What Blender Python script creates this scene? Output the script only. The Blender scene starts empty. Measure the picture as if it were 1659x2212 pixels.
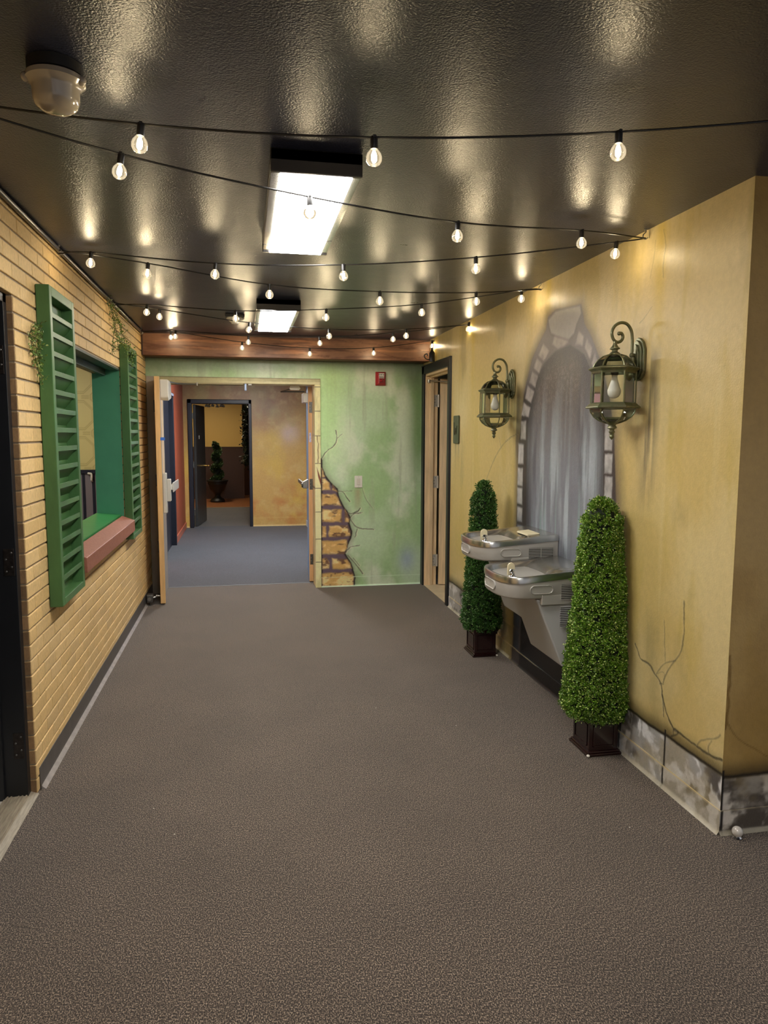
import bpy, bmesh, math, random
import numpy as np
from mathutils import Vector, Matrix
random.seed(7); RNG = np.random.RandomState(11)
scene = bpy.context.scene
COL = scene.collection
PI = math.pi
# ------------------------------------------------------------------ camera
F, YAW, PIT, ROL, HC = 1561.87, 0.190535, 0.107242, 0.003071, 1.6
cy_, sy_, cp_, sp_ = math.cos(YAW), math.sin(YAW), math.cos(PIT), math.sin(PIT)
cw = np.array([sy_*cp_, cy_*cp_, -sp_]); cr0 = np.array([cy_, -sy_, 0.]); cu0 = np.cross(cr0, cw)
cr = math.cos(ROL)*cr0 + math.sin(ROL)*cu0; cu = -math.sin(ROL)*cr0 + math.cos(ROL)*cu0
def at(px, py, ax, val):
    """photo pixel -> point of the real plane ax = val"""
    d = cw + (px-829.5)/F*cr - (py-1106)/F*cu
    i = 'xyz'.index(ax); o = np.array([0, 0, HC])
    return o + d*(val-o[i])/d[i]
cam_d = bpy.data.cameras.new('camera'); cam = bpy.data.objects.new('camera', cam_d); COL.objects.link(cam)
cam_d.sensor_fit = 'HORIZONTAL'; cam_d.sensor_width = 36; cam_d.lens = F/1659*36
cam_d.clip_start = .05; cam_d.clip_end = 100
M = Matrix([[cr[i], cu[i], -cw[i], [0, 0, HC][i]] for i in range(3)] + [[0, 0, 0, 1]])
cam.matrix_world = M; scene.camera = cam
# ------------------------------------------------------------------ colour
def lin(c, g=1.0):
    out = []
    for v in c:
        v = v/255.
        out.append((v/12.92 if v <= .04045 else ((v+.055)/1.055)**2.4)*g)
    return tuple(out)
def L4(c, g=1.0): return lin(c, g) + (1.,)
# ------------------------------------------------------------------ materials
def newmat(name):
    m = bpy.data.materials.new(name); m.use_nodes = True
    nt = m.node_tree; return m, nt, nt.nodes['Principled BSDF'], nt.nodes, nt.links
def N(nodes, t, **kw):
    n = nodes.new(t)
    for k, v in kw.items():
        if k.startswith('_'): setattr(n, k[1:], v)
        else: n.inputs[k.replace('_', ' ')].default_value = v
    return n
def mat(name, col, rough=.5, metal=0., var=.0, vs=8., bump=0., bs=200., spec=.5, col2=None, stretch=None, coat=0., sub=0.):
    m, nt, b, nd, lk = newmat(name)
    c = L4(col)
    b.inputs['Base Color'].default_value = c
    b.inputs['Roughness'].default_value = rough; b.inputs['Metallic'].default_value = metal
    b.inputs['Specular IOR Level'].default_value = spec
    b.inputs['Coat Weight'].default_value = coat
    tc = nd.new('ShaderNodeTexCoord'); src = tc.outputs['Object']
    if stretch:
        mp = nd.new('ShaderNodeMapping'); mp.inputs['Scale'].default_value = stretch
        lk.new(src, mp.inputs['Vector']); src = mp.outputs['Vector']
    if var or col2:
        n = N(nd, 'ShaderNodeTexNoise', Scale=vs, Detail=5., Roughness=.6); lk.new(src, n.inputs['Vector'])
        r = nd.new('ShaderNodeValToRGB')
        r.color_ramp.elements[0].position = .3; r.color_ramp.elements[1].position = .7
        r.color_ramp.elements[0].color = tuple(v*(1-var) for v in c[:3])+(1,)
        r.color_ramp.elements[1].color = L4(col2) if col2 else tuple(min(1, v*(1+var)) for v in c[:3])+(1,)
        lk.new(n.outputs['Fac'], r.inputs['Fac']); lk.new(r.outputs['Color'], b.inputs['Base Color'])
    if bump:
        n2 = N(nd, 'ShaderNodeTexNoise', Scale=bs, Detail=3.); lk.new(src, n2.inputs['Vector'])
        bp = N(nd, 'ShaderNodeBump', Strength=bump, Distance=.002); lk.new(n2.outputs['Fac'], bp.inputs['Height'])
        lk.new(bp.outputs['Normal'], b.inputs['Normal'])
    return m
def emis(name, col, s):
    m, nt, b, nd, lk = newmat(name)
    b.inputs['Base Color'].default_value = (.8, .8, .8, 1)
    b.inputs['Emission Color'].default_value = tuple(col)+(1,); b.inputs['Emission Strength'].default_value = s
    return m
def glass(name, tint=(1, 1, 1), refl=1.0, rough=.02):
    m, nt, b, nd, lk = newmat(name); nd.remove(b)
    out = nd['Material Output']
    t = nd.new('ShaderNodeBsdfTransparent'); t.inputs['Color'].default_value = tuple(tint)+(1,)
    g = nd.new('ShaderNodeBsdfGlossy'); g.inputs['Roughness'].default_value = rough
    fr = nd.new('ShaderNodeFresnel'); fr.inputs['IOR'].default_value = 1.45
    ml = N(nd, 'ShaderNodeMath', _operation='MULTIPLY'); ml.inputs[1].default_value = refl
    lk.new(fr.outputs[0], ml.inputs[0])
    mx = nd.new('ShaderNodeMixShader'); lk.new(ml.outputs[0], mx.inputs[0]); lk.new(t.outputs[0], mx.inputs[1]); lk.new(g.outputs[0], mx.inputs[2])
    lk.new(mx.outputs[0], out.inputs['Surface']); return m
def bulbglass(name, tint, refl, ecol, es):  # thin glass plus a weak emission for a glow halo
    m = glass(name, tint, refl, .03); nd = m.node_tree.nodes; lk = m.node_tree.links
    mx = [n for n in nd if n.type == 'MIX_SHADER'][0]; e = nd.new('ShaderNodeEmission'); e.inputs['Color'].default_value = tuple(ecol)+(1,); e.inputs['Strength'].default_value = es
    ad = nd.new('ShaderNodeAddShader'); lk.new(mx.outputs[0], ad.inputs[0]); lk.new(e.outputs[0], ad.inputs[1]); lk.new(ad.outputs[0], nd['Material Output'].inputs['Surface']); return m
def painted(name, rough=.45, bump=.25, bs=120., var=.08, spec=.5, stretch=(1, 1, 1)):
    """paint colour from the mesh's own colour layer plus fine procedural grain"""
    m, nt, b, nd, lk = newmat(name)
    a = nd.new('ShaderNodeAttribute'); a.attribute_name = 'Col'
    tc = nd.new('ShaderNodeTexCoord'); mp = nd.new('ShaderNodeMapping'); mp.inputs['Scale'].default_value = stretch
    lk.new(tc.outputs['Object'], mp.inputs['Vector'])
    n = N(nd, 'ShaderNodeTexNoise', Scale=35., Detail=6., Roughness=.65); lk.new(mp.outputs['Vector'], n.inputs['Vector'])
    mr = nd.new('ShaderNodeMapRange'); mr.inputs['From Min'].default_value = .3; mr.inputs['From Max'].default_value = .7
    mr.inputs['To Min'].default_value = 1-var; mr.inputs['To Max'].default_value = 1+var
    lk.new(n.outputs['Fac'], mr.inputs['Value'])
    vm = N(nd, 'ShaderNodeVectorMath', _operation='SCALE'); lk.new(a.outputs['Color'], vm.inputs[0]); lk.new(mr.outputs[0], vm.inputs['Scale'])
    lk.new(vm.outputs[0], b.inputs['Base Color'])
    b.inputs['Roughness'].default_value = rough; b.inputs['Specular IOR Level'].default_value = spec
    n2 = N(nd, 'ShaderNodeTexNoise', Scale=bs, Detail=2.); lk.new(tc.outputs['Object'], n2.inputs['Vector'])
    bp = N(nd, 'ShaderNodeBump', Strength=bump, Distance=.002); lk.new(n2.outputs['Fac'], bp.inputs['Height'])
    lk.new(bp.outputs['Normal'], b.inputs['Normal'])
    return m
def carpet(name, c1, c2, c3, sc=260.):
    m, nt, b, nd, lk = newmat(name)
    tc = nd.new('ShaderNodeTexCoord')
    mp = nd.new('ShaderNodeMapping'); mp.inputs['Scale'].default_value = (1., .62, 1.); mp.inputs['Rotation'].default_value = (0, 0, .12)
    lk.new(tc.outputs['Object'], mp.inputs['Vector'])
    n = N(nd, 'ShaderNodeTexNoise', Scale=sc, Detail=2., Roughness=.7); lk.new(mp.outputs['Vector'], n.inputs['Vector'])
    r = nd.new('ShaderNodeValToRGB'); e = r.color_ramp.elements
    e[0].position = .36; e[0].color = L4(c1); e[1].position = .68; e[1].color = L4(c3)
    k = e.new(.5); k.color = L4(c2)
    lk.new(n.outputs['Fac'], r.inputs['Fac'])
    n3 = N(nd, 'ShaderNodeTexNoise', Scale=2.2, Detail=4.); lk.new(tc.outputs['Object'], n3.inputs['Vector'])
    mr = nd.new('ShaderNodeMapRange'); mr.inputs['From Min'].default_value = .3; mr.inputs['From Max'].default_value = .7
    mr.inputs['To Min'].default_value = .88; mr.inputs['To Max'].default_value = 1.1; lk.new(n3.outputs['Fac'], mr.inputs['Value'])
    vm = N(nd, 'ShaderNodeVectorMath', _operation='SCALE'); lk.new(r.outputs['Color'], vm.inputs[0]); lk.new(mr.outputs[0], vm.inputs['Scale'])
    lk.new(vm.outputs[0], b.inputs['Base Color'])
    b.inputs['Roughness'].default_value = .85; b.inputs['Specular IOR Level'].default_value = .25
    b.inputs['Sheen Weight'].default_value = .25; b.inputs['Sheen Roughness'].default_value = .5
    bp = N(nd, 'ShaderNodeBump', Strength=.8, Distance=.003); lk.new(n.outputs['Fac'], bp.inputs['Height']); lk.new(bp.outputs['Normal'], b.inputs['Normal'])
    return m
# ------------------------------------------------------------------ mesh builder
class MB:
    def __init__(s): s.v = []; s.f = []
    def add(s, vs, fs):
        o = len(s.v); s.v += [tuple(map(float, p)) for p in vs]; s.f += [tuple(o+i for i in f) for f in fs]; return s
    def box(s, x0, x1, y0, y1, z0, z1):
        x0, x1 = min(x0, x1), max(x0, x1); y0, y1 = min(y0, y1), max(y0, y1); z0, z1 = min(z0, z1), max(z0, z1)
        return s.add([(x0,y0,z0),(x1,y0,z0),(x1,y1,z0),(x0,y1,z0),(x0,y0,z1),(x1,y0,z1),(x1,y1,z1),(x0,y1,z1)],
                     [(0,3,2,1),(4,5,6,7),(0,1,5,4),(1,2,6,5),(2,3,7,6),(3,0,4,7)])
    def hexa(s, a, b):
        """a, b: two quads (4 points each) joined"""
        return s.add(list(a)+list(b), [(0,3,2,1),(4,5,6,7),(0,1,5,4),(1,2,6,5),(2,3,7,6),(3,0,4,7)])
    def prism(s, poly, ax, a, b):
        """polygon (2-D list in the other two axes, in x,y,z order) extruded along ax"""
        n = len(poly); i = 'xyz'.index(ax)
        def mk(p, t): q = list(p); q.insert(i, t); return q
        vs = [mk(p, a) for p in poly]+[mk(p, b) for p in poly]
        fs = [tuple(range(n))[::-1], tuple(range(n, 2*n))]+[(k, (k+1) % n, n+(k+1) % n, n+k) for k in range(n)]
        return s.add(vs, fs)
    def lathe(s, prof, c=(0, 0, 0), n=24, ax='z', cap=True, rot=0.):
        """prof: [(r, t)...] about axis ax through c"""
        vs = []; fs = []; i = 'xyz'.index(ax)
        for r, t in prof:
            for k in range(n):
                a = rot+2*PI*k/n; p = [r*math.cos(a), r*math.sin(a)]; p.insert(i, t)
                vs.append([p[j]+c[j] for j in range(3)])
        for q in range(len(prof)-1):
            for k in range(n): fs.append((q*n+k, q*n+(k+1) % n, (q+1)*n+(k+1) % n, (q+1)*n+k))
        if cap:
            fs.append(tuple(range(n))[::-1]); m = (len(prof)-1)*n; fs.append(tuple(range(m, m+n)))
        return s.add(vs, fs)
    def tube(s, pts, r, n=8, cap=True):
        pts = [Vector(p) for p in pts]; rs = r if isinstance(r, (list, tuple)) else [r]*len(pts)
        up = None; rings = []
        for k, p in enumerate(pts):
            t = (pts[min(k+1, len(pts)-1)]-pts[max(k-1, 0)]).normalized()
            if up is None: up = Vector((0, 0, 1)) if abs(t.z) < .9 else Vector((0, 1, 0))
            a = t.cross(up).normalized(); b = a.cross(t).normalized(); up = b
            rings.append([p+(a*math.cos(2*PI*j/n)+b*math.sin(2*PI*j/n))*rs[k] for j in range(n)])
        vs = [v for rg in rings for v in rg]; fs = []
        for q in range(len(pts)-1):
            for k in range(n): fs.append((q*n+k, q*n+(k+1) % n, (q+1)*n+(k+1) % n, (q+1)*n+k))
        if cap: fs.append(tuple(range(n))[::-1]); m = (len(pts)-1)*n; fs.append(tuple(range(m, m+n)))
        return s.add(vs, fs)
    def sphere(s, c, r, n=16, m=10, sz=1.):
        prof = [(max(1e-5, r*math.sin(PI*k/m)), -r*sz*math.cos(PI*k/m)) for k in range(m+1)]
        return s.lathe(prof, c, n)
    def build(s, name, material, parent=None, smooth=False, bev=0., fix=True, loc=None):
        me = bpy.data.meshes.new(name); me.from_pydata(s.v, [], s.f)
        if fix:
            bm = bmesh.new(); bm.from_mesh(me); bmesh.ops.recalc_face_normals(bm, faces=bm.faces); bm.to_mesh(me); bm.free()
        me.materials.append(material)
        if smooth:
            me.polygons.foreach_set('use_smooth', [True]*len(me.polygons))
            try: me.set_sharp_from_angle(angle=math.radians(smooth if smooth is not True else 40))
            except Exception: pass
        o = bpy.data.objects.new(name, me); COL.objects.link(o)
        if parent is not None:
            o.parent = parent
            o.matrix_parent_inverse = Matrix.Translation(-Vector(parent.location)) if not parent.parent else Matrix.Identity(4)
            if parent.parent: o.matrix_parent_inverse = Matrix.Identity(4)
        if bev:
            md = o.modifiers.new('bevel', 'BEVEL'); md.width = bev; md.segments = 2; md.limit_method = 'ANGLE'; md.angle_limit = math.radians(35)
        if loc: o.location = loc
        return o
def empty(name, loc=(0, 0, 0)):
    o = bpy.data.objects.new(name, None); COL.objects.link(o); o.location = loc; o.empty_display_size = .1; return o
def tag(o, label, cat, group=None):
    o['label'] = label; o['category'] = cat
    if group: o['group'] = group
    return o
def struct(o): o['kind'] = 'structure'; return o
def lab(o, t): o['label'] = t; return o
def copy_tree(o, parent=None):
    c = o.copy(); COL.objects.link(c)
    if parent is not None: c.parent = parent; c.matrix_parent_inverse = o.matrix_parent_inverse.copy()
    for ch in [q for q in o.children]: copy_tree(ch, c)
    return c
def cat(pts, n=6):
    """catmull-rom through points"""
    P = [Vector(p) for p in pts]; P = [P[0]*2-P[1]]+P+[P[-1]*2-P[-2]]; out = []
    for i in range(1, len(P)-2):
        for k in range(n):
            t = k/n; a, b, c, d = P[i-1], P[i], P[i+1], P[i+2]
            out.append(.5*((2*b)+(c-a)*t+(2*a-5*b+4*c-d)*t*t+(3*b-a-3*c+d)*t**3))
    out.append(P[-2]); return out
# ------------------------------------------------------------------ numpy painting
def vnoise(x, y, seed=0):
    r = np.random.RandomState(seed); G = r.rand(256, 256)
    xi = np.floor(x).astype(int); yi = np.floor(y).astype(int); fx = x-xi; fy = y-yi
    fx = fx*fx*(3-2*fx); fy = fy*fy*(3-2*fy)
    a = G[xi % 256, yi % 256]; b = G[(xi+1) % 256, yi % 256]; c = G[xi % 256, (yi+1) % 256]; d = G[(xi+1) % 256, (yi+1) % 256]
    return (a*(1-fx)+b*fx)*(1-fy)+(c*(1-fx)+d*fx)*fy
def fbm(x, y, seed=0, o=5):
    s = 0; a = .5; t = 0
    for k in range(o):
        s = s+a*vnoise(x*2**k+17*k, y*2**k+5*k, seed+k); t += a; a *= .55
    return s/t
def sst(a, b, x): t = np.clip((x-a)/(b-a), 0, 1); return t*t*(3-2*t)
def mixc(C, col, w):
    col = np.array(col, float)
    C[...] = C*(1-w[..., None])+col*w[..., None]
def sdpoly(x, y, poly):
    """signed distance, negative inside"""
    P = np.array(poly, float); d = np.full(x.shape, 1e9); ins = np.zeros(x.shape, bool)
    for i in range(len(P)):
        a = P[i]; b = P[i-1]; e = b-a; wx = x-a[0]; wy = y-a[1]
        t = np.clip((wx*e[0]+wy*e[1])/(e@e+1e-12), 0, 1)
        d = np.minimum(d, np.hypot(wx-e[0]*t, wy-e[1]*t))
        c = ((a[1] > y) != (b[1] > y)) & (x < (b[0]-a[0])*(y-a[1])/(b[1]-a[1]+1e-12)+a[0]); ins ^= c
    return np.where(ins, -d, d)
def sdline(x, y, pts):
    P = np.array(pts, float); d = np.full(x.shape, 1e9)
    for i in range(len(P)-1):
        a = P[i]; b = P[i+1]; e = b-a; wx = x-a[0]; wy = y-a[1]
        t = np.clip((wx*e[0]+wy*e[1])/(e@e+1e-12), 0, 1); d = np.minimum(d, np.hypot(wx-e[0]*t, wy-e[1]*t))
    return d
def paint_mesh(name, material, patches, extra=None, excol=(.2, .15, .08)):
    """patches: (P(u,v)->xyz array fn, u0,u1,v0,v1,step, colour fn(u,v)); extra: MB with plain backing"""
    vs = []; fs = []; cs = []; o = 0
    for fn, u0, u1, v0, v1, st, cf in patches:
        nu = max(2, int(abs(u1-u0)/st)+1); nv = max(2, int(abs(v1-v0)/st)+1)
        U, V = np.meshgrid(np.linspace(u0, u1, nu), np.linspace(v0, v1, nv), indexing='ij')
        p = np.stack(fn(U, V), -1).reshape(-1, 3); c = cf(U, V).reshape(-1, 3)
        i = np.arange(nu*nv).reshape(nu, nv)
        q = np.stack([i[:-1, :-1], i[1:, :-1], i[1:, 1:], i[:-1, 1:]], -1).reshape(-1, 4)+o
        vs.append(p); fs.append(q); cs.append(c); o += nu*nv
    V = np.concatenate(vs); Q = np.concatenate(fs); C = np.concatenate(cs)
    ev = extra.v if extra else []; ef = extra.f if extra else []
    me = bpy.data.meshes.new(name)
    nV = len(V)+len(ev); allv = np.concatenate([V, np.array(ev, float).reshape(-1, 3)])
    loops = np.concatenate([Q.ravel(), np.array([i+o for f in ef for i in f], int)])
    sizes = np.concatenate([np.full(len(Q), 4), np.array([len(f) for f in ef], int)]); starts = np.concatenate([[0], np.cumsum(sizes)[:-1]])
    me.vertices.add(nV); me.vertices.foreach_set('co', allv.ravel().astype('f4'))
    me.loops.add(len(loops)); me.loops.foreach_set('vertex_index', loops.astype('i4'))
    me.polygons.add(len(sizes)); me.polygons.foreach_set('loop_start', starts.astype('i4'))
    me.update(calc_edges=True); me.validate()
    at_ = me.color_attributes.new('Col', 'FLOAT_COLOR', 'POINT')
    CC = np.ones((nV, 4)); CC[:len(C), :3] = np.clip(C, 0, 1); CC[len(C):, :3] = excol
    at_.data.foreach_set('color', CC.ravel().astype('f4'))
    me.materials.append(material)
    ob = bpy.data.objects.new(name, me); COL.objects.link(ob); return ob
# ================================================================== dimensions (metres)
XL, XR, ZC, YG, YF = -.93, 1.855, 2.545, 7.46, 12.66
# ------------------------------------------------------------------ shared materials
M_brown = carpet('brown_carpet', (22, 16, 13), (63, 52, 44), (180, 161, 140))
M_blue = carpet('blue_grey_carpet', (20, 22, 26), (50, 53, 59), (104, 108, 116), 170.)
M_dark3 = carpet('grey_carpet', (52, 46, 40), (88, 80, 70), (118, 108, 96), 200.)
M_paint = painted('wall_paint', .38, .5, 130., .07)
M_paintv = painted('streaky_wall_paint', .40, .35, 130., .12, stretch=(1, 1, .12))
M_trim = painted('painted_trim', .45, .1, 60., .06)
M_black = mat('black_paint', (24, 25, 28), .38, var=.15)
M_blackm = mat('black_steel', (30, 30, 33), .35)
M_maple = mat('maple', (230, 202, 160), .4, var=.18, vs=3., stretch=(12, 12, 1.), bump=.1)
M_maple2 = mat('maple_edge', (226, 184, 126), .42, var=.12, vs=4., stretch=(10, 10, 1.))
M_oedge = mat('orange_maple_edge', (228, 178, 124), .42, var=.12, vs=4., stretch=(10, 10, 1.))
M_metal = mat('brushed_steel', (168, 166, 160), .3, .9)
M_dmetal = mat('dull_steel', (110, 108, 104), .4, .8)
M_alu = mat('silver_painted_metal', (214, 212, 204), .35, .25)
M_white = mat('white_plastic', (226, 222, 210), .4)
M_wire = mat('black_rubber', (17, 15, 14), .45)
# ceiling: semi-gloss near-black paint with orange peel
def ceil_mat():
    m, nt, b, nd, lk = newmat('ceiling_gloss_paint')
    tc = nd.new('ShaderNodeTexCoord')
    b.inputs['Base Color'].default_value = L4((38, 41, 58)); b.inputs['Roughness'].default_value = .28
    b.inputs['Specular IOR Level'].default_value = .5
    n = N(nd, 'ShaderNodeTexNoise', Scale=170., Detail=2., Roughness=.5); lk.new(tc.outputs['Object'], n.inputs['Vector'])
    n1 = N(nd, 'ShaderNodeTexNoise', Scale=7., Detail=4., Roughness=.6); lk.new(tc.outputs['Object'], n1.inputs['Vector'])
    mr = nd.new('ShaderNodeMapRange'); mr.inputs['To Min'].default_value = .25; mr.inputs['To Max'].default_value = .34; lk.new(n1.outputs['Fac'], mr.inputs['Value'])
    lk.new(mr.outputs[0], b.inputs['Roughness'])
    bp = N(nd, 'ShaderNodeBump', Strength=.7, Distance=.0025); lk.new(n.outputs['Fac'], bp.inputs['Height']); lk.new(bp.outputs['Normal'], b.inputs['Normal'])
    return m
M_ceil = ceil_mat()
# ------------------------------------------------------------------ floors
struct(MB().box(-1.0, 4.2, -3., YG+.24, -.05, 0).build('floor', M_brown))
struct(MB().box(-4.5, 3., YG+.24, 12.8, -.05, -.001).build('floor', M_blue))
struct(MB().box(-3., 2.2, 12.8, 16.06, -.05, -.002).build('floor', M_dark3))
M_wood = mat('wood_floor', (150, 96, 58), .35, var=.25, vs=5., stretch=(1.5, 14, 1))
struct(MB().box(-3., 2.2, 16.06, 19.6, -.05, .0).build('floor', M_wood))
struct(MB().box(-2.6, 1.0, YG+.235, YG+.25, 0, .004).build('trim_1', mat('pale_threshold', (150, 156, 160), .35, .3)))
struct(MB().box(-2.6, 2., 16.05, 16.08, 0, .006).build('trim_2', mat('pale_edge', (190, 170, 140), .4)))
# ------------------------------------------------------------------ ceilings
struct(MB().box(-1.0, 4.2, -3., YG+.02, ZC, ZC+.1).build('ceiling', M_ceil))
M_c2 = mat('plain_ceiling_paint', (120, 110, 98), .7)
struct(MB().box(-1.6, 1.4, YG+.3, 12.8, 2.6, 2.7).build('ceiling', M_c2))
struct(MB().box(-3., 2.2, 12.8, 19.6, 2.6, 2.7).build('ceiling', M_c2))
# ------------------------------------------------------------------ left brick wall
def brick_mat():
    m, nt, b, nd, lk = newmat('yellow_brick')
    tc = nd.new('ShaderNodeTexCoord')
    a = nd.new('ShaderNodeAttribute'); a.attribute_name = 'Col'
    mp = nd.new('ShaderNodeMapping'); mp.inputs['Scale'].default_value = (1, 1.6, .6); lk.new(tc.outputs['Object'], mp.inputs['Vector'])
    n = N(nd, 'ShaderNodeTexNoise', Scale=70., Detail=6., Roughness=.7); lk.new(mp.outputs['Vector'], n.inputs['Vector'])
    mr = nd.new('ShaderNodeMapRange'); mr.inputs['From Min'].default_value = .3; mr.inputs['From Max'].default_value = .7
    mr.inputs['To Min'].default_value = .78; mr.inputs['To Max'].default_value = 1.15; lk.new(n.outputs['Fac'], mr.inputs['Value'])
    vm = N(nd, 'ShaderNodeVectorMath', _operation='SCALE'); lk.new(a.outputs['Color'], vm.inputs[0]); lk.new(mr.outputs[0], vm.inputs['Scale'])
    lk.new(vm.outputs[0], b.inputs['Base Color']); b.inputs['Roughness'].default_value = .62
    bp = N(nd, 'ShaderNodeBump', Strength=.5, Distance=.003); lk.new(n.outputs['Fac'], bp.inputs['Height']); lk.new(bp.outputs['Normal'], b.inputs['Normal'])
    return m
M_brick = brick_mat()
OY0, OY1, OZ0, OZ1 = 4.10, 5.93, .845, 2.09          # serving-window opening
DY, DZ = 3.31, 2.175                                # near edge of the brick / head of the left doorway
def brick_wall():
    v = []; f = []; c = []
    pitch, bh, bl, vj = .0677, .0585, .2032, .0035
    base = np.array(lin((220, 186, 128)))
    def put(y0, y1, z0, z1, xb, xf, ch, col):
        o = len(v)
        v.extend([(xb, y0, z0), (xb, y1, z0), (xb, y1, z1), (xb, y0, z1),
                  (xf-ch, y0, z0), (xf-ch, y1, z0), (xf-ch, y1, z1), (xf-ch, y0, z1),
                  (xf, y0+ch, z0+ch), (xf, y1-ch, z0+ch), (xf, y1-ch, z1-ch), (xf, y0+ch, z1-ch)])
        for a, b in ((0, 4), (4, 8)):
            for k in range(4): f.append((o+a+k, o+a+(k+1) % 4, o+b+(k+1) % 4, o+b+k))
        f.append((o+8, o+9, o+10, o+11)); f.append((o+3, o+2, o+1, o+0)); c.extend([col]*12)
    mort = np.array(lin((150, 132, 108)))
    # mortar bed, slightly behind the faces, around the opening
    for a in ((DY+.004, OY0, 0, ZC), (OY1, YG+.02, 0, ZC), (OY0, OY1, 0, OZ0), (OY0, OY1, OZ1, ZC), (-3., DY+.004, DZ+.004, ZC), (-3, 2.3, 0, DZ+.004)):
        put(a[0], a[1], a[2], a[3], XL-.11, XL-.0075, .0001, tuple(mort))
    nc = int(ZC/pitch)+1
    for k in range(nc):
        z0 = k*pitch+.005; z1 = min(z0+bh, ZC)
        off = 0 if k % 2 else bl/2
        segs = [(DY, OY0), (OY1, YG)] if (z0 < OZ1-.03 and z1 > OZ0+.02) else [(DY, YG)]
        if z0 > DZ-.02: segs = [(-.6, YG)] if segs == [(DY, YG)] else [(-.6, OY0), (OY1, YG)]
        else: segs = segs+[(-.6, 2.3)]
        for s0, s1 in segs:
            y = s0-((s0-DY-off) % bl) if (s0-DY-off) % bl > 1e-6 else s0
            while y < s1:
                a = max(y, s0)+(vj/2 if y > s0 else 0); b = min(y+bl, s1)-vj/2
                if y <= s0 and abs(s0-DY) < 1e-6 and z0 < DZ-.02: put(DY-.0015, DY+.02, z0+.001, z1-.001, XL-.10, XL-.004, .002, tuple(np.array(lin((152, 118, 80)))*random.uniform(.6, 1.2)))
                if b-a > .012:
                    w = random.uniform(.92, 1.06); h = random.uniform(-.05, .05)
                    cc = base*w; cc = (cc[0]*(1+h*.3), cc[1], cc[2]*(1-h))
                    put(a, b, z0, z1, XL-.10, XL+random.uniform(-.0008, .0006), .0022, cc)
                y += bl
    me = bpy.data.meshes.new('wall_left'); me.from_pydata(v, [], f)
    A = me.color_attributes.new('Col', 'FLOAT_COLOR', 'POINT'); A.data.foreach_set('color', np.concatenate([np.clip(np.array(c), 0, 1), np.ones((len(c), 1))], 1).ravel().astype('f4'))
    me.materials.append(M_brick); o = bpy.data.objects.new('wall_left', me); COL.objects.link(o); return struct(o)
brick_wall()
# doorway at the far left: steel frame, threshold, open leaf
d1 = struct(empty('door_1', (XL, 2.8, 0)))
g = MB()
g.box(-1.09, XL-.028, DY-.042, DY+.0, 0, DZ); g.box(-1.17, -1.05, DY-.058, DY+.0, 0, DZ)
g.box(-1.09, XL-.028, 2.30, 2.342, 0, DZ); g.box(-1.17, -1.05, 2.30, 2.358, 0, DZ)
g.box(-1.09, XL-.028, 2.3, DY, DZ-.042, DZ); g.box(-1.17, -1.05, 2.3, DY, DZ-.06, DZ)
g.build('door_frame', M_black, d1, bev=.002)
MB().box(-1.95, -1.125, DY-.11, DY-.066, .012, DZ-.045).build('door_leaf', M_black, d1, bev=.002)
for z in (.245, 1.055, 1.90):
    hg = MB().box(-1.008, -.966, DY-.0445, DY-.0415, z-.058, z+.058)
    ho = hg.build('hinge', mat('worn_black_hinge', (52, 46, 42), .35, .6, var=.5, vs=60.) if z < .3 else bpy.data.materials['worn_black_hinge'], d1, bev=.001)
    q = MB()
    for a, b in ((-.998, -.04), (-.976, -.02), (-.998, .012), (-.976, .04)): q.lathe([(.0045, 0), (.003, -.0015)], (a, DY-.0445, z+b), 10, 'y')
    q.build('screw', M_dmetal, ho)
gm = mat('grey_veined_marble', (198, 192, 182), .35, var=.18, vs=6.)
struct(MB().box(-2.2, -1.06, 2.2, 3.30, -.04, .006).build('floor', gm))
g = MB().prism([(-1.062, 0), (-1.055, .013), (-1.0, .016), (-.955, .013), (-.925, .001)], 'y', 2.30, DY)
for x in (-1.045, -1.03, -1.0, -.985, -.968): g.box(x, x+.006, 2.3, DY, .013, .0185)
struct(g.build('trim_3', mat('ridged_wood_threshold', (150, 138, 118), .5, var=.3, vs=9., stretch=(20, 1.5, 1))))
# black return room behind the left doorway (dark, unlit)
mroom = mat('dark_room_paint', (60, 58, 56), .8)
struct(MB().box(-2.3, -2.2, 2.0, 3.5, 0, 2.6).box(-2.3, -1.18, DY+.02, DY+.06, 0, 2.6).box(-2.3, -1.04, 2.2, 2.26, 0, 2.6).build('wall_side_room', mroom))
struct(MB().box(-2.3, -1.04, 2.2, 3.4, 2.6, 2.7).build('ceiling', mroom))
# ------------------------------------------------------------------ baseboard left: vinyl cove
bbl = struct(MB().prism([(XL-.006, .105), (XL+.002, .103), (XL+.004, .03), (XL+.006, .018), (XL+.006, 0), (XL-.006, 0)], 'y', 3.345, YG-.01).build('baseboard_left', mat('grey_vinyl', (84, 79, 76), .38, var=.15, vs=14.)))
MB().prism([(XL+.004, .022), (XL+.009, .012), (XL+.022, .0035), (XL+.024, 0), (XL+.004, 0)], 'y', 3.35, YG-.01).build('cove_toe', mat('scuffed_grey_vinyl', (158, 150, 144), .42, var=.2, vs=20.), bbl, smooth=True)
# conduit under the ceiling
cd = MB().tube([(XL+.018, 1.5, ZC-.016), (XL+.018, 7.15, ZC-.016)], .0115, 14).build('conduit_pipe', mat('dark_painted_pipe', (70, 62, 54), .28, .3), smooth=True)
tag(cd, 'dark metal conduit pipe running along top of the brick wall', 'pipe')
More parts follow.
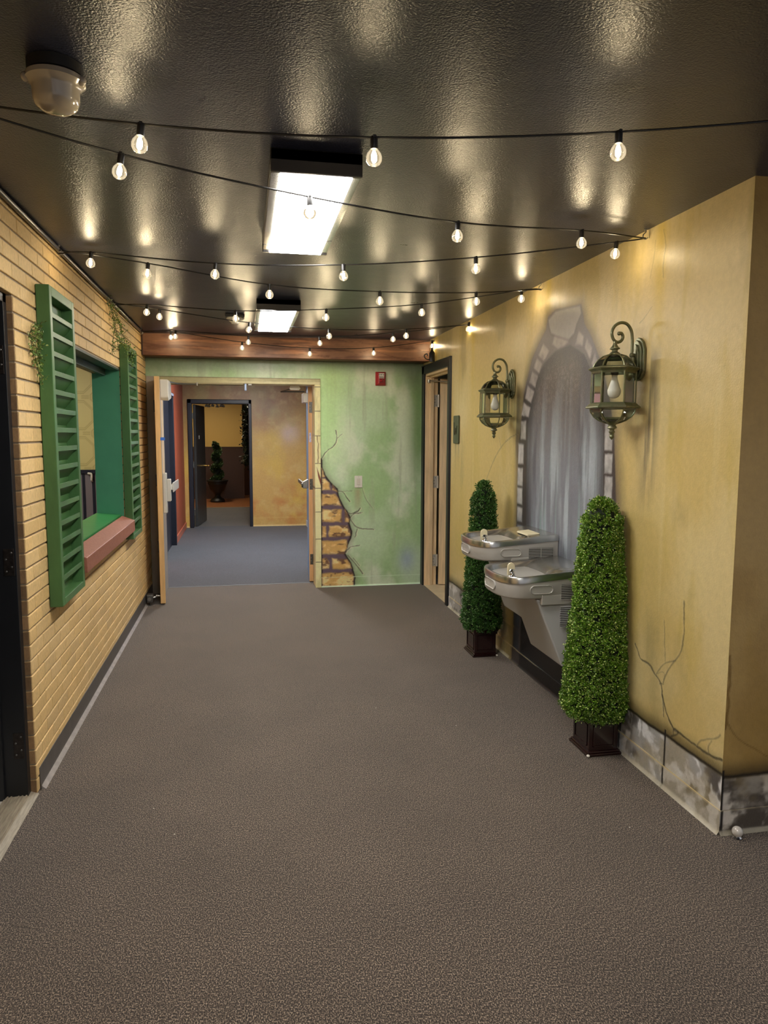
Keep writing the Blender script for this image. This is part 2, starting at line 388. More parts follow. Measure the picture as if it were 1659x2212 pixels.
# ------------------------------------------------------------------ serving window: lining, lintel, sill
w1 = struct(empty('window_1', (XL, 5., .95)))
M_gpaint = mat('green_wood_paint', (72, 146, 112), .5, var=.06)
M_green = mat('shutter_green', (68, 108, 60), .42, var=.22, vs=7., bump=.1, stretch=(1, 1, .4))
MB().box(XL-.205, XL-.004, OY1-.005, OY1+.03, .84, 2.09).build('lining_panel', M_gpaint, w1)
MB().box(XL-.21, XL-.006, OY0-.03, OY0, .84, 2.09).build('lining_panel', M_gpaint, w1)
MB().hexa([(XL-.21, OY0, .93), (XL-.03, OY0, .93), (XL-.03, OY1, .93), (XL-.21, OY1, .93)],
          [(XL-.21, OY0, .982), (XL-.03, OY0, .966), (XL-.03, OY1, .966), (XL-.21, OY1, .982)]).build('inner_sill', mat('green_sill_paint', (52, 128, 66), .35, var=.12), w1)
MB().box(XL-.075, XL-.004, OY0, OY1, 2.078, 2.092).box(XL-.13, XL-.105, OY0, OY1, 2.04, 2.09).box(XL-.21, XL-.075, OY0, OY1, 2.085, 2.11).build('lintel', mat('dark_green_lintel', (48, 62, 56), .45, var=.3, vs=12.), w1)
MB().box(XL-.20, XL-.13, OY0, OY1, 2.055, 2.088).build('lintel_board', mat('bare_plank', (150, 128, 92), .6, var=.3, vs=6., stretch=(10, 1, 1)), w1)
sl = MB().hexa([(XL-.02, OY0+.042, .845), (XL+.075, OY0+.042, .838), (XL+.075, OY1-.012, .838), (XL-.02, OY1-.012, .845)],
               [(XL-.02, OY0+.042, .958), (XL+.075, OY0+.042, .922), (XL+.075, OY1-.012, .922), (XL-.02, OY1-.012, .958)])
def sill_mat():
    m, nt, b, nd, lk = newmat('red_ribbed_stone')
    tc = nd.new('ShaderNodeTexCoord')
    w = N(nd, 'ShaderNodeTexWave', Scale=28., Distortion=1.2, Detail=2.); w.bands_direction = 'Y'; lk.new(tc.outputs['Object'], w.inputs['Vector'])
    n = N(nd, 'ShaderNodeTexNoise', Scale=60., Detail=5.); lk.new(tc.outputs['Object'], n.inputs['Vector'])
    r = nd.new('ShaderNodeValToRGB'); r.color_ramp.elements[0].color = L4((128, 70, 48)); r.color_ramp.elements[1].color = L4((172, 116, 96)); lk.new(n.outputs['Fac'], r.inputs['Fac'])
    lk.new(r.outputs['Color'], b.inputs['Base Color']); b.inputs['Roughness'].default_value = .45
    ad = N(nd, 'ShaderNodeMath', _operation='ADD'); lk.new(w.outputs['Fac'], ad.inputs[0]); lk.new(n.outputs['Fac'], ad.inputs[1])
    bp = N(nd, 'ShaderNodeBump', Strength=.5, Distance=.004); lk.new(ad.outputs[0], bp.inputs['Height']); lk.new(bp.outputs['Normal'], b.inputs['Normal']); return m
tag(sl.build('window_sill', sill_mat(), bev=.003), 'reddish ribbed stone sill under the open serving window', 'window sill')
# room seen through the serving window
def wallpaper():
    m, nt, b, nd, lk = newmat('embossed_yellow_wallpaper')
    a = nd.new('ShaderNodeAttribute'); a.attribute_name = 'Col'; lk.new(a.outputs['Color'], b.inputs['Base Color']); b.inputs['Roughness'].default_value = .5
    return m
def wp_col(U, V):
    C = np.ones(U.shape+(3,))*np.array(lin((222, 208, 140)))
    p = .40
    u = (U/p) % 1-.5; v = (V/p) % 1-.5
    def octo(u, v): return np.maximum(np.maximum(abs(u), abs(v)), (abs(u)+abs(v))*.72)
    d = octo(u, v); ln = np.zeros(U.shape)
    for r in (.36, .40): ln = np.maximum(ln, 1-sst(.006, .016, abs(d-r)))
    u2 = ((U/p)+.5) % 1-.5; v2 = ((V/p)+.5) % 1-.5; d2 = octo(u2, v2)
    for r in (.13, .17): ln = np.maximum(ln, 1-sst(.006, .016, abs(d2-r)))
    for r in (.03, .06): ln = np.maximum(ln, (1-sst(.004, .012, abs(abs(v2)-r)))*(abs(u2) > .2)*(abs(u2) < .42))
    mixc(C, lin((176, 158, 96)), ln*.6)
    return C
YW = 8.6
struct(paint_mesh('wall_kitchen', wallpaper(), [(lambda u, v: (u, 0*u+YW, v), -3.2, -1.05, .2, 2.6, .01, wp_col)], MB().box(-3.3, -1.05, YW+.003, YW+.1, 0, 2.7), lin((200, 180, 110))))
zr = at(190, 1018, 'y', YW)[2]
g = MB().box(-3.2, -1.05, YW-.012, YW, .1, zr-.02); struct(g.build('trim_4', mat('mauve_grey_panel', (132, 122, 128), .5)))
g = MB().box(-3.2, -1.05, YW-.035, YW, zr-.022, zr+.018)
for k in range(16): x = at(179+k*0, 1060, 'y', YW)[0]-.42+k*.105; g.box(min(x, -1.09), min(x+.03, -1.06), YW-.018, YW-.010, .1, zr-.02)
struct(g.build('trim_5', mat('navy_black_trim', (28, 26, 44), .4)))
struct(MB().box(-3.4, -3.2, 3.4, YW, 0, 2.7).build('wall_kitchen_side', mat('cream_paint', (200, 190, 150), .6)))
struct(MB().box(-3.4, -1.05, 3.4, YW+.1, 2.6, 2.7).build('ceiling', mat('white_ceiling', (205, 205, 200), .7)))
struct(MB().box(-3.4, -1.04, 3.4, YW, -.05, -.0).build('floor', mat('grey_tile_floor', (110, 108, 104), .4)))
# white coat hook against wainscot
pz = at(199, 1030, 'y', YW-.02)
tag(MB().tube(cat([(pz[0], YW-.02, pz[2]-.05), (pz[0], YW-.06, pz[2]-.03), (pz[0], YW-.05, pz[2]+.03), (pz[0]-.04, YW-.03, pz[2]+.04)]), .012, 8).build('wall_hook', M_white, smooth=True), 'small white hook on the striped panelling seen through the serving window', 'hook')
# ------------------------------------------------------------------ beam
def beam_col(U, V):
    C = np.ones(U.shape+(3,))*np.array(lin((128, 90, 68)))
    n = fbm(U*3+fbm(U*2, V*9, 5)*1.2, V*26+U*1.2, 3); mixc(C, lin((86, 48, 34)), sst(.5, .72, n)*.85)
    n2 = fbm(U*2.2, V*40, 9); mixc(C, lin((190, 130, 92)), sst(.55, .75, n2)*.6)
    w = abs(np.sin(V*42+fbm(U*1.6, V*3, 8)*9+U*1.3)); mixc(C, lin((70, 40, 30)), (1-sst(.0, .22, w))*.55*sst(.1, .6, U))
    return C
YB = 7.19
bm_ = paint_mesh('beam', M_trim, [(lambda u, v: (u, 0*u+YB, v), XL+.004, XR-.004, 2.333, ZC-.001, .008, beam_col)],
                 MB().box(XL+.004, XR-.004, YB+.001, YG-.002, 2.333, ZC-.001), lin((96, 58, 40)))
MB().box(XL+.004, XL+.016, YB-.012, YB, 2.333, ZC-.012).box(XL+.004, XR-.004, YB-.008, YB, ZC-.014, ZC-.001).build('edge_strip', mat('dark_brown_strip', (60, 38, 30), .4), bm_)
tag(bm_, 'reddish-brown wood-grained beam below the black ceiling above the green wall', 'beam')
# ------------------------------------------------------------------ right wall painting
def W(px, py):
    p = at(px, py, 'x', XR); return (p[1], p[2])
def Wl(*pp): return [W(*p) for p in pp]
OCH = (202, 178, 114)
archO = Wl((1105, 1450), (1113, 1300), (1115, 1140), (1120, 960), (1132, 850), (1150, 775), (1168, 735), (1180, 712), (1184, 684), (1200, 670), (1255, 658), (1262, 700), (1278, 730), (1298, 780), (1316, 850), (1326, 930), (1331, 1080)) + [(3.40, .8), (3.42, 0.), (4.80, 0.)]
archI = [(4.62, 0.), (4.62, .3)] + Wl((1137, 1140), (1137, 960), (1143, 880), (1158, 820), (1175, 785), (1200, 758), (1232, 745), (1262, 765), (1285, 820), (1299, 890), (1305, 960), (1303, 1080)) + [(3.55, .8), (3.55, 0.)]
def ring_stones():
    S = []
    Lf = [(1126, 958, 1003), (1124, 1010, 1050), (1123, 1054, 1090), (1123, 1096, 1128), (1123, 1135, 1165)]
    for cx, a, b in [(1131, 908, 950)]+Lf:
        k = 8
        y0, z1 = W(cx+6, a); y1, _ = W(cx-6, a); _, z0 = W(cx, b)
        S.append([(y0, z0), (y0, z1), (y1, z1), (y1, z0)])
    for pts in ([(1126, 898), (1142, 902), (1146, 880), (1131, 868)], [(1133, 862), (1147, 872), (1155, 845), (1140, 832)], [(1142, 828), (1156, 838), (1163, 812), (1150, 800)],
                [(1152, 796), (1165, 808), (1172, 785), (1160, 772)], [(1162, 768), (1174, 782), (1188, 758), (1174, 742)], [(1192, 745), (1205, 755), (1228, 742), (1232, 722), (1200, 712)],
                [(1242, 745), (1258, 748), (1262, 725), (1250, 712)], [(1262, 752), (1275, 778), (1280, 750), (1268, 728)], [(1277, 785), (1287, 815), (1298, 800), (1285, 758)]):
        S.append(Wl(*pts))
    for cy, a, b in ((1316, 905, 975), (1315, 980, 1025), (1315, 1029, 1080), (1316, 1084, 1130)):
        y0, z1 = W(cy+9, a); y1, _ = W(cy-9, a); _, z0 = W(cy, b); S.append([(y0, z0), (y0, z1), (y1, z1), (y1, z0)])
    for z0 in (.60, .42, .25, .10): S.append([(4.64, z0), (4.64, z0+.145), (4.76, z0+.145), (4.76, z0)])
    for z0 in (.95, .8): S.append([(3.43, z0), (3.43, z0+.12), (3.53, z0+.12), (3.53, z0)])
    return S
RS = ring_stones()
KEY = Wl((1184, 690), (1200, 671), (1253, 659), (1256, 676), (1246, 700), (1240, 722), (1228, 735), (1206, 728), (1190, 722), (1186, 708))
def cracks(C, U, V, items, col=(60, 52, 36)):
    for pts, w, s in items:
        P = np.array(pts); m = .03
        b = (U > P[:, 0].min()-m) & (U < P[:, 0].max()+m) & (V > P[:, 1].min()-m) & (V < P[:, 1].max()+m)
        if not b.any(): continue
        for _ in range(2):
            if len(pts) > 2:
                q = [pts[0]]
                for i in range(len(pts)-1):
                    (x0, y0), (x1, y1) = pts[i], pts[i+1]; q += [(x0*.75+x1*.25, y0*.75+y1*.25), (x0*.25+x1*.75, y0*.25+y1*.75)]
                pts = q+[pts[-1]]
        u = U[b]; v = V[b]; j = (fbm(u*24, v*24, 4)-.5)*.016; k = .35+1.1*fbm(u*14, v*14, 8)
        wt = np.zeros(U.shape); wt[b] = (1-sst(w*.4, w*1.8, sdline(u+j-.006, v-j+.002, pts)))*.28*s*k; mixc(C, lin((226, 214, 176)), wt)
        d = sdline(u+j, v-j, pts); wt = np.zeros(U.shape); wt[b] = (1-sst(w*.3*k, w*1.3*k, d))*s; mixc(C, lin(col), wt)
CR = [(Wl((1120, 935), (1098, 948), (1082, 966), (1068, 990), (1048, 1042)), .006, .55), (Wl((1082, 966), (1078, 945)), .005, .4),
      (Wl((1433, 1548), (1430, 1480), (1418, 1460), (1398, 1430), (1384, 1425), (1372, 1390)), .006, .8),
      (Wl((1432, 1475), (1444, 1445), (1458, 1427), (1470, 1412), (1477, 1380), (1477, 1300)), .005, .7),
      (Wl((1431, 1500), (1437, 1540), (1456, 1578), (1505, 1610), (1528, 1630), (1560, 1641)), .007, .85),
      (Wl((1418, 1455), (1432, 1435), (1445, 1430), (1458, 1428)), .004, .7), (Wl((1436, 1430), (1435, 1340)), .004, .5),
      (Wl((1425, 1477), (1433, 1478)), .004, .7), (Wl((1432, 1475), (1438, 1450), (1420, 1455)), .003, .5),
      (Wl((1455, 1585), (1456, 1570), (1468, 1585), (1450, 1590)), .005, .8),
      (Wl((1507, 1608), (1515, 1597), (1550, 1595), (1556, 1588)), .005, .6), (Wl((1530, 1625), (1530, 1612), (1538, 1600)), .004, .6),
      (Wl((1405, 600), (1412, 560), (1416, 520)), .004, .3), (Wl((1290, 1300), (1500, 1301)), .0001, 0.),
      (Wl((1433, 497), (1440, 530), (1434, 560), (1432, 600)), .004, .35), (Wl((1380, 700), (1390, 690), (1410, 660)), .003, .4)]
def marble(U, V, seed=0):
    n = fbm(U*6+3, V*9, seed+1); n2 = fbm(U*14+fbm(U*5, V*5, seed)*2, V*10, seed+7)
    C = np.ones(U.shape+(3,))*np.array(lin((168, 166, 162)))
    mixc(C, lin((78, 72, 68)), sst(.46, .66, n)*.9); mixc(C, lin((236, 236, 236)), sst(.5, .68, n2)*.85); mixc(C, lin((168, 152, 112)), sst(.55, .7, fbm(U*4, V*4, seed+20))*.45)
    return C
def right_paint(U, V, ret=False):
    wob = (fbm(U*4, V*4, 31)-.5)*.04
    C = np.ones(U.shape+(3,))*np.array(lin(OCH))
    n = fbm(U*1.3, V*1.0, 2); mixc(C, lin((214, 196, 146)), sst(.42, .68, n)*.75)
    mixc(C, lin((212, 192, 146)), sst(1.4, 2.2, V+wob*6)*sst(5.4, 4.2, U)*.6)
    st = fbm(U*7+wob*12, V*1.3, 6); mixc(C, lin((192, 168, 88)), sst(.5, .72, st)*.45)
    st2 = fbm(U*15+9, V*.9, 16); mixc(C, lin((214, 196, 140)), sst(.6, .8, st2)*sst(.45, .65, fbm(U*1.5, V*1.5, 77))*.5)
    bl = fbm(U*3.3, V*1.6, 22); mixc(C, lin((150, 136, 92)), sst(.6, .78, bl)*.5)
    if not ret:
        # yellow drips under the hooks
        for hy in (5.79, 6.95, 4.29, 3.06):
            mixc(C, lin((206, 176, 60)), np.exp(-((U-hy)/.05)**2)*sst(1.7, 2.45, V)*.6)
        # grey drips round the lanterns and plaque
        for hy, z0, z1, w in ((3.10, 1.15, 1.95, .07), (4.76, 1.25, 1.9, .06), (6.2, 1.2, 1.56, .07)):
            m = np.exp(-((U-hy+(fbm(U*3, V*5, 40)-.5)*.08)/w)**2)*sst(z0, z0+.35, V)*sst(z1+.1, z1-.05, V)
            mixc(C, lin((82, 74, 62)), m*sst(.3, .6, fbm(U*20, V*1.6, 44))*.8)
        # soft dark halo outside the arch
        d = sdpoly(U+wob*.5, V, archO); mixc(C, lin((84, 74, 70)), (1-sst(-.01, .10, d))*.75)
        di = sdpoly(U, V, archI)
        # mortar ring
        mixc(C, lin((66, 60, 60)), (1-sst(-.008, .008, d)))
        mixc(C, lin((112, 104, 104)), (1-sst(-.008, .008, d))*sst(1.75, 2.1, V)*.9)
        # recess
        R = np.ones(U.shape+(3,))*np.array(lin((132, 136, 146)))
        mixc(R, lin((98, 88, 82)), sst(1.35, 1.95, V+wob*2))
        sp = fbm(U*90, V*90, 51, 2); mixc(R, lin((140, 130, 122)), sst(.5, .8, sp)*sst(1.3, 1.9, V)*.55)
        s1 = fbm(U*18, V*1.3, 61); mixc(R, lin((182, 194, 202)), sst(.46, .74, s1)*sst(2.1, 1.2, V)*.9)
        s2 = fbm(U*30+4, V*1.1, 71); mixc(R, lin((150, 186, 180)), sst(.58, .75, s2)*sst(1.7, 1.0, V)*.6)
        s3 = fbm(U*9+8, V*1.4, 73); mixc(R, lin((74, 72, 84)), sst(.55, .75, s3)*.6)
        mixc(R, lin((52, 48, 52)), (1-sst(.0, .14, -di+wob*.6))*.85)
        mixc(R, lin((20, 20, 22)), sst(.78, .55, V+wob))
        w = 1-sst(-.006, .006, di); C[...] = C*(1-w[..., None])+R*w[..., None]
        # ring stones
        for k, P in enumerate(RS):
            Q = np.array(P); m = .05
            b = (U > Q[:, 0].min()-m) & (U < Q[:, 0].max()+m) & (V > Q[:, 1].min()-m) & (V < Q[:, 1].max()+m)
            if not b.any(): continue
            u = U[b]; v = V[b]; dd = sdpoly(u, v, P)+(fbm(u*20, v*20, k)-.5)*.012
            top = np.clip((v-1.5)/.5, 0, 1)[:, None]
            base = np.array(lin((178, 176, 174)))*(1-top)+np.array(lin((160, 150, 146)))*top
            low = sst(1.1, .9, v)[:, None]; base = base*(1-low)+np.array(lin((112, 124, 138)))*low
            low = sst(.75, .6, v)[:, None]; base = base*(1-low)+np.array(lin((52, 56, 64)))*low
            nn = fbm(u*22, v*22, 80+k)[:, None]; base = base*(.55+.9*nn)
            ww = np.zeros(U.shape); ww[b] = 1-sst(-.012, .006, dd); CC = C[b]; t = (1-sst(-.014, .004, dd))[:, None]; C[b] = CC*(1-t)+base*t
        dk = sdpoly(U+wob*.3, V, KEY); kk = np.array(lin((160, 154, 150)))*(.75+.5*fbm(U*8, V*8, 90))[..., None]
        w = (1-sst(-.012, .006, dk)); C[...] = C*(1-w[..., None])+kk*w[..., None]
        mixc(C, lin((84, 76, 74)), (1-sst(.0, .014, abs(dk)))*.6)
        cracks(C, U, V, CR)
        inarch = (U > 3.36) & (U < 4.84)
        stone = ~inarch & ((U < 3.36) | (U > 5.35))
        joints = (2.857, 3.25, 5.62, 6.02)
    else:
        cracks(C, U, V, [([(1.857, .74), (1.866, .68), (1.862, .6), (1.866, .52), (1.857, .44)], .009, .95), ([(1.862, .47), (1.90, .41), (1.93, .385), (1.99, .35), (2.06, .305), (2.12, .29)], .004, .85)])
        n = fbm(U*3, V*2, 3); mixc(C, lin((170, 136, 62)), .55+0*n); mixc(C, lin((150, 118, 56)), sst(.45, .7, n)*.4)
        stone = np.ones(U.shape, bool); joints = (1.858, 2.6, 3.3)
    # painted stone skirting
    top = .235+(fbm(U*5, V*0+1, 55)-.5)*.02
    Mb = marble(U, V, 100 if not ret else 140)
    mixc(C, lin((60, 52, 34)), sst(top+.10, top+.0, V)*stone*.85)
    w = sst(top+.006, top-.006, V)*stone; C[...] = C*(1-w[..., None])+Mb*w[..., None]
    for j in joints: mixc(C, lin((22, 20, 20)), (1-sst(.003, .009, abs(U-j+(fbm(U*0+1, V*12, 60)-.5)*.008)))*stone*(V < .27))
    mixc(C, lin((22, 20, 20)), (1-sst(.0, .012, abs(V-top-.008)))*stone*.9)
    if not ret:
        tan = (U > 4.78) & (U < 5.38) & (V < .24); mixc(C, lin((150, 134, 88)), tan*.6*sst(.4, .6, fbm(U*9, V*6, 95)))
    return C
MR = lambda x: (lambda u, v: (0*u+x, u, v))
def bb_off(V):  # cove profile
    return np.where(V < .02, .012*(1-np.clip(V/.02, 0, 1))**2, 0)+.006
struct(paint_mesh('wall_right', M_paint, [
    (MR(XR), 2.457, 3.65, 0, ZC, .0042, right_paint), (MR(XR), 3.65, 6.40, 0, ZC, .008, right_paint), (MR(XR), 6.40, YG+.02, 2.29, ZC, .012, right_paint)],
    MB().box(XR+.001, XR+.14, 2.458, 6.40, 0, ZC).box(XR+.001, XR+.14, 6.4, YG+.1, 2.29, ZC), lin((150, 122, 70))))
RP = lambda U, V: right_paint(U, V, True)*np.array([.9, .84, .74])
struct(paint_mesh('wall_right_return', M_paint, [(lambda u, v: (u, 0*u+2.456, v), XR, 2.35, 0, ZC, .006, RP), (lambda u, v: (u, 0*u+2.456, v), 2.35, 4.2, 0, ZC, .03, RP)],
    MB().box(XR+.142, 4.2, 2.457, 2.6, 0, ZC), lin((150, 118, 60))))
def bb_col(fn):
    def g(U, V):
        C = fn(U, V); mixc(C, lin((222, 204, 160)), (1-sst(.0, .004, abs(V-.0975)))*.8*sst(.35, .5, fbm(U*5, V*0, 12))); mixc(C, lin((186, 178, 156)), sst(.02, .012, V)*.7*((U < 3.4) | (U > 4.8) | (np.abs(U-2) < 0)))
        return C
    return g
struct(paint_mesh('baseboard_right', M_paint, [(lambda u, v: (XR-bb_off(v), u, v), 2.45, 6.39, 0, .1, .0042, bb_col(right_paint)), (lambda u, v: (XR-.006*(v), u, 0*u+.1), 2.45, 6.39, 0, 1, .1, bb_col(right_paint))],
    MB().box(XR-.004, XR, 2.451, 6.39, 0, .099), lin((150, 140, 120))))
struct(paint_mesh('baseboard_return', M_paint, [(lambda u, v: (u, 2.456-bb_off(v), v), XR-.006, 4.2, 0, .1, .006, bb_col(RP))],
    MB().box(XR, 4.2, 2.452, 2.456, 0, .099), lin((150, 140, 120))))
# ------------------------------------------------------------------ green back wall
def G_(zx, zy): p = at(620+zx*.24859, 750+zy*.24859, 'y', YG); return (p[0], p[2])
def Gl(pts): return [G_(*p) for p in pts]
ST = [[(298,1045),(318,1075),(335,1130),(300,1135)], [(300,1140),(330,1138),(375,1175),(382,1245),(300,1248)], [(392,1180),(440,1240),(445,1270),(388,1245)],
      [(300,1270),(420,1268),(450,1310),(475,1380),(300,1380)], [(300,1400),(480,1405),(485,1525),(300,1525)], [(498,1400),(530,1440),(550,1490),(545,1530),(498,1525)],
      [(300,1550),(345,1550),(345,1655),(300,1655)], [(358,1545),(530,1545),(555,1600),(555,1640),(480,1655),(358,1655)], [(300,1680),(525,1665),(530,1740),(500,1800),(300,1805)],
      [(300,1830),(350,1830),(375,1870),(370,1930),(300,1935)], [(388,1830),(520,1830),(560,1880),(570,1930),(388,1935)], [(300,1960),(570,1945),(590,2000),(580,2075),(300,2085)]]
EDGE = Gl([(290,965),(302,970),(310,1050),(335,1110),(375,1165),(440,1230),(450,1290),(490,1370),(535,1440),(553,1480),(545,1530),(568,1600),(560,1660),(530,1720),(508,1790),(560,1870),(578,1940),(594,2000),(583,2090),(290,2110)])
STG = [Gl(s) for s in ST]
GC = [(Gl(p), w, s) for p, w, s in (
    ([(300,968),(340,900),(420,850),(438,790),(425,725)], .006, .8), ([(438,790),(480,755)], .005, .6), ([(445,1250),(490,1255),(520,1310),(545,1340)], .007, .9), ([(490,1255),(570,1250)], .005, .6),
    ([(655,1225),(680,1320),(745,1400)], .005, .5), ([(530,1440),(575,1450),(640,1400)], .007, .9), ([(575,1450),(655,1435)], .005, .7), ([(553,1500),(610,1580),(750,1580)], .006, .8),
    ([(610,1580),(590,1650)], .006, .7), ([(508,1790),(540,1740),(630,1720)], .006, .7), ([(530,1810),(610,1900),(660,1970)], .007, .8), ([(575,1830),(630,1900)], .005, .7), ([(553,1480),(590,1440),(640,1435)], .006, .7))]
def green_paint(U, V):
    return np.clip(green_paint0(U, V)*np.array([1.85, 1.6, 2.05]), 0, .88)
def green_paint0(U, V):
    C = np.ones(U.shape+(3,))*np.array(lin((150, 180, 132)))
    n = fbm(U*2.2, V*1.6, 201); mixc(C, lin((118, 158, 92)), sst(.45, .7, n)*.7)
    n = fbm(U*3+5, V*2.2, 207); mixc(C, lin((178, 194, 158)), sst(.5, .72, n)*.65)
    s = fbm(U*13, V*1.1, 211); mixc(C, lin((128, 146, 108)), sst(.55, .75, s)*.5)
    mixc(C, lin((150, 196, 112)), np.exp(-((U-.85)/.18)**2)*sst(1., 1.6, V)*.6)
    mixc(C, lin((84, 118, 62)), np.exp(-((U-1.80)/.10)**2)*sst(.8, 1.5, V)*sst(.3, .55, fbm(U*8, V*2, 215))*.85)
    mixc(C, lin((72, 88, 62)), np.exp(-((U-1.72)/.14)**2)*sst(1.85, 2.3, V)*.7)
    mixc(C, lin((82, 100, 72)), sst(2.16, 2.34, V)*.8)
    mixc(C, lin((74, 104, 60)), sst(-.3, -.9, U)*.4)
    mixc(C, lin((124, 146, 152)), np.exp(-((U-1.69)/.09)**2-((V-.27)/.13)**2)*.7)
    mixc(C, lin((134, 122, 84)), np.exp(-((U-1.16)/.035)**2)*sst(.72, 1.0, V)*sst(1.06, 1.0, V)*.6)
    d = sdpoly(U, V, EDGE)+(fbm(U*12, V*12, 220)-.5)*.02
    mixc(C, lin((96, 104, 74)), (1-sst(.0, .06, d))*.5)
    mixc(C, lin((34, 28, 25)), 1-sst(-.004, .006, d))
    mixc(C, lin((116, 104, 106)), (1-sst(-.03, -.01, d))*.45)
    for k, P in enumerate(STG):
        dd = sdpoly(U, V, P)+(fbm(U*16, V*16, 230+k)-.5)*.024
        nn = fbm(U*9+fbm(U*6, V*6, k)*1.6, V*15, 250+k)
        S = np.ones(U.shape+(3,))*np.array(lin((170, 146, 78)))
        mixc(S, lin((198, 184, 116)), sst(.46, .62, nn)*.9); mixc(S, lin((78, 54, 40)), sst(.54, .7, fbm(U*12+4, V*20, 270+k))*.9); mixc(S, lin((90, 76, 56)), sst(-.03, .0, dd)*.6)
        w = 1-sst(-.008, .006, dd+.004); C[...] = C*(1-w[..., None])+S*w[..., None]
    cracks(C, U, V, GC, (50, 58, 40))
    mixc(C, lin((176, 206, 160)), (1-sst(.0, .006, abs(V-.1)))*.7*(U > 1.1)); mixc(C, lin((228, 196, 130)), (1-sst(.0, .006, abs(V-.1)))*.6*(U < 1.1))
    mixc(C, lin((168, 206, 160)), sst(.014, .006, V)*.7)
    return C
GX = lambda u, v: (u, 0*u+YG, v)
FX0, FX1, FZ = -.813, .77, 2.157
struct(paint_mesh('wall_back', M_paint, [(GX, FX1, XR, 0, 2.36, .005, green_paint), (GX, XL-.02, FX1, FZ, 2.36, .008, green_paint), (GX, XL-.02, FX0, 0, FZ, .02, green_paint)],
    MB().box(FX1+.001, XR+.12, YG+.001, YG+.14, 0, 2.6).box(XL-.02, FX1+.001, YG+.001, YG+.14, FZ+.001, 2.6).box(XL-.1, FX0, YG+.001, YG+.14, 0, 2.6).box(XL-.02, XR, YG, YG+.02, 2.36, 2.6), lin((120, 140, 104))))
struct(paint_mesh('baseboard_back', M_paint, [(lambda u, v: (u, YG-bb_off(v)+.001, v), FX1+.002, XR-.02, 0, .1, .005, green_paint)], MB().box(FX1+.002, XR-.02, YG-.004, YG, 0, .1), lin((140, 170, 130))))
# ------------------------------------------------------------------ double door: frame painted as stone blocks
def fr_col(U, V):
    return np.clip(fr_col0(U, V)*1.18, 0, .92)
def fr_col0(U, V):
    C = np.ones(U.shape+(3,))*np.array(lin((232, 222, 170)))
    n = fbm(U*14, V*4, 301); mixc(C, lin((196, 190, 136)), sst(.45, .7, n)*.7)
    for py in (347, 557, 770, 1010, 1225, 1430, 1665, 1865):
        z = G_(270, py)[1]; mixc(C, lin((60, 50, 34)), (1-sst(.002, .0055, abs(V-z)))*.85)
    cracks(C, U, V, [(Gl([(262, 775), (268, 830), (264, 900), (270, 960), (268, 1005)]), .008, .7)], (120, 90, 50))
    d = sdpoly(U, V, Gl([(256, 1040), (296, 1150), (296, 1215), (270, 1130)])); mixc(C, lin((132, 74, 56)), 1-sst(-.004, .004, d))
    return C
def fh_col(U, V):
    C = np.ones(U.shape+(3,))*np.array(lin((206, 198, 150)))
    mixc(C, lin((166, 156, 112)), sst(.4, .7, fbm(U*8, V*30, 311))*.6); mixc(C, lin((236, 228, 184)), (abs(V-2.112) < .012)*.6*sst(-.3, .0, U)); mixc(C, lin((130, 118, 88)), sst(-.1, -.5, U)*.45)
    mixc(C, lin((60, 66, 40)), (1-sst(.0, .01, abs(V-FZ)))*.8)
    return C
d2 = struct(empty('door_2', (0, YG+.1, 0)))
FY = YG-.022
fr = paint_mesh('door_frame', M_trim, [
    (lambda u, v: (u, 0*u+FY, v), .712, FX1, 0, 2.098, .004, fr_col), (lambda u, v: (0*u+.712, FY+u, v), 0, .27, 0, FZ-.05, .02, fr_col),
    (lambda u, v: (u, 0*u+FY, v), FX0, FX1, 2.098, FZ, .006, fh_col), (lambda u, v: (u, FY+v, 0*u+2.098), FX0, FX1, 0, .27, .02, lambda U, V: fh_col(U, 0*V+2.11))],
    MB().box(.713, FX1, FY+.001, YG+.25, 0, FZ).box(FX0, FX1, FY+.001, YG+.25, 2.099, FZ), lin((200, 190, 140)))
fr.parent = d2; fr.matrix_parent_inverse = Matrix.Translation(-d2.location)
MB().box(FX0, FX0+.012, FY-.002, YG+.25, 0, FZ-.002).box(XL+.004, FX0+.004, FY-.002, YG, 0, FZ-.002).build('jamb', mat('grey_brown_steel_jamb', (168, 158, 144), .4), d2, bev=.002)
g = MB().box(-.7, .0, YG+.02, YG+.05, 2.080, 2.1).box(-.7, .0, YG-.02, YG+.0, 2.086, 2.1).build('head_stop', mat('khaki_stop', (158, 148, 112), .5), d2)
MB().box(.012, .035, YG+.0, YG+.04, 2.03, 2.098).build('strike', mat('pale_blue_metal', (150, 168, 200), .35, .4), d2, bev=.003)
MB().box(.05, .085, YG+.0, YG+.03, 2.083, 2.098).build('strike', M_alu, d2, bev=.002)
# left leaf: opened toward the corridor along the brick wall
lx0, lx1 = -.795, -.748
lf = MB().hexa([(lx0, 6.93, .012), (lx1, 6.93, .012), (lx1-.078, 7.60, .012), (lx0-.078, 7.60, .012)], [(lx0, 6.93, 2.118), (lx1, 6.93, 2.118), (lx1-.078, 7.60, 2.118), (lx0-.078, 7.60, 2.118)]).build('door_leaf', M_maple2, d2, bev=.003); lab(lf, 'pale maple leaf opened toward the corridor')
for z in (.55, 1.17, 1.85): MB().box(lx0-.012, lx0, 6.94, 6.965, z-.055, z+.055).build('hinge', M_blackm, lf, bev=.002)
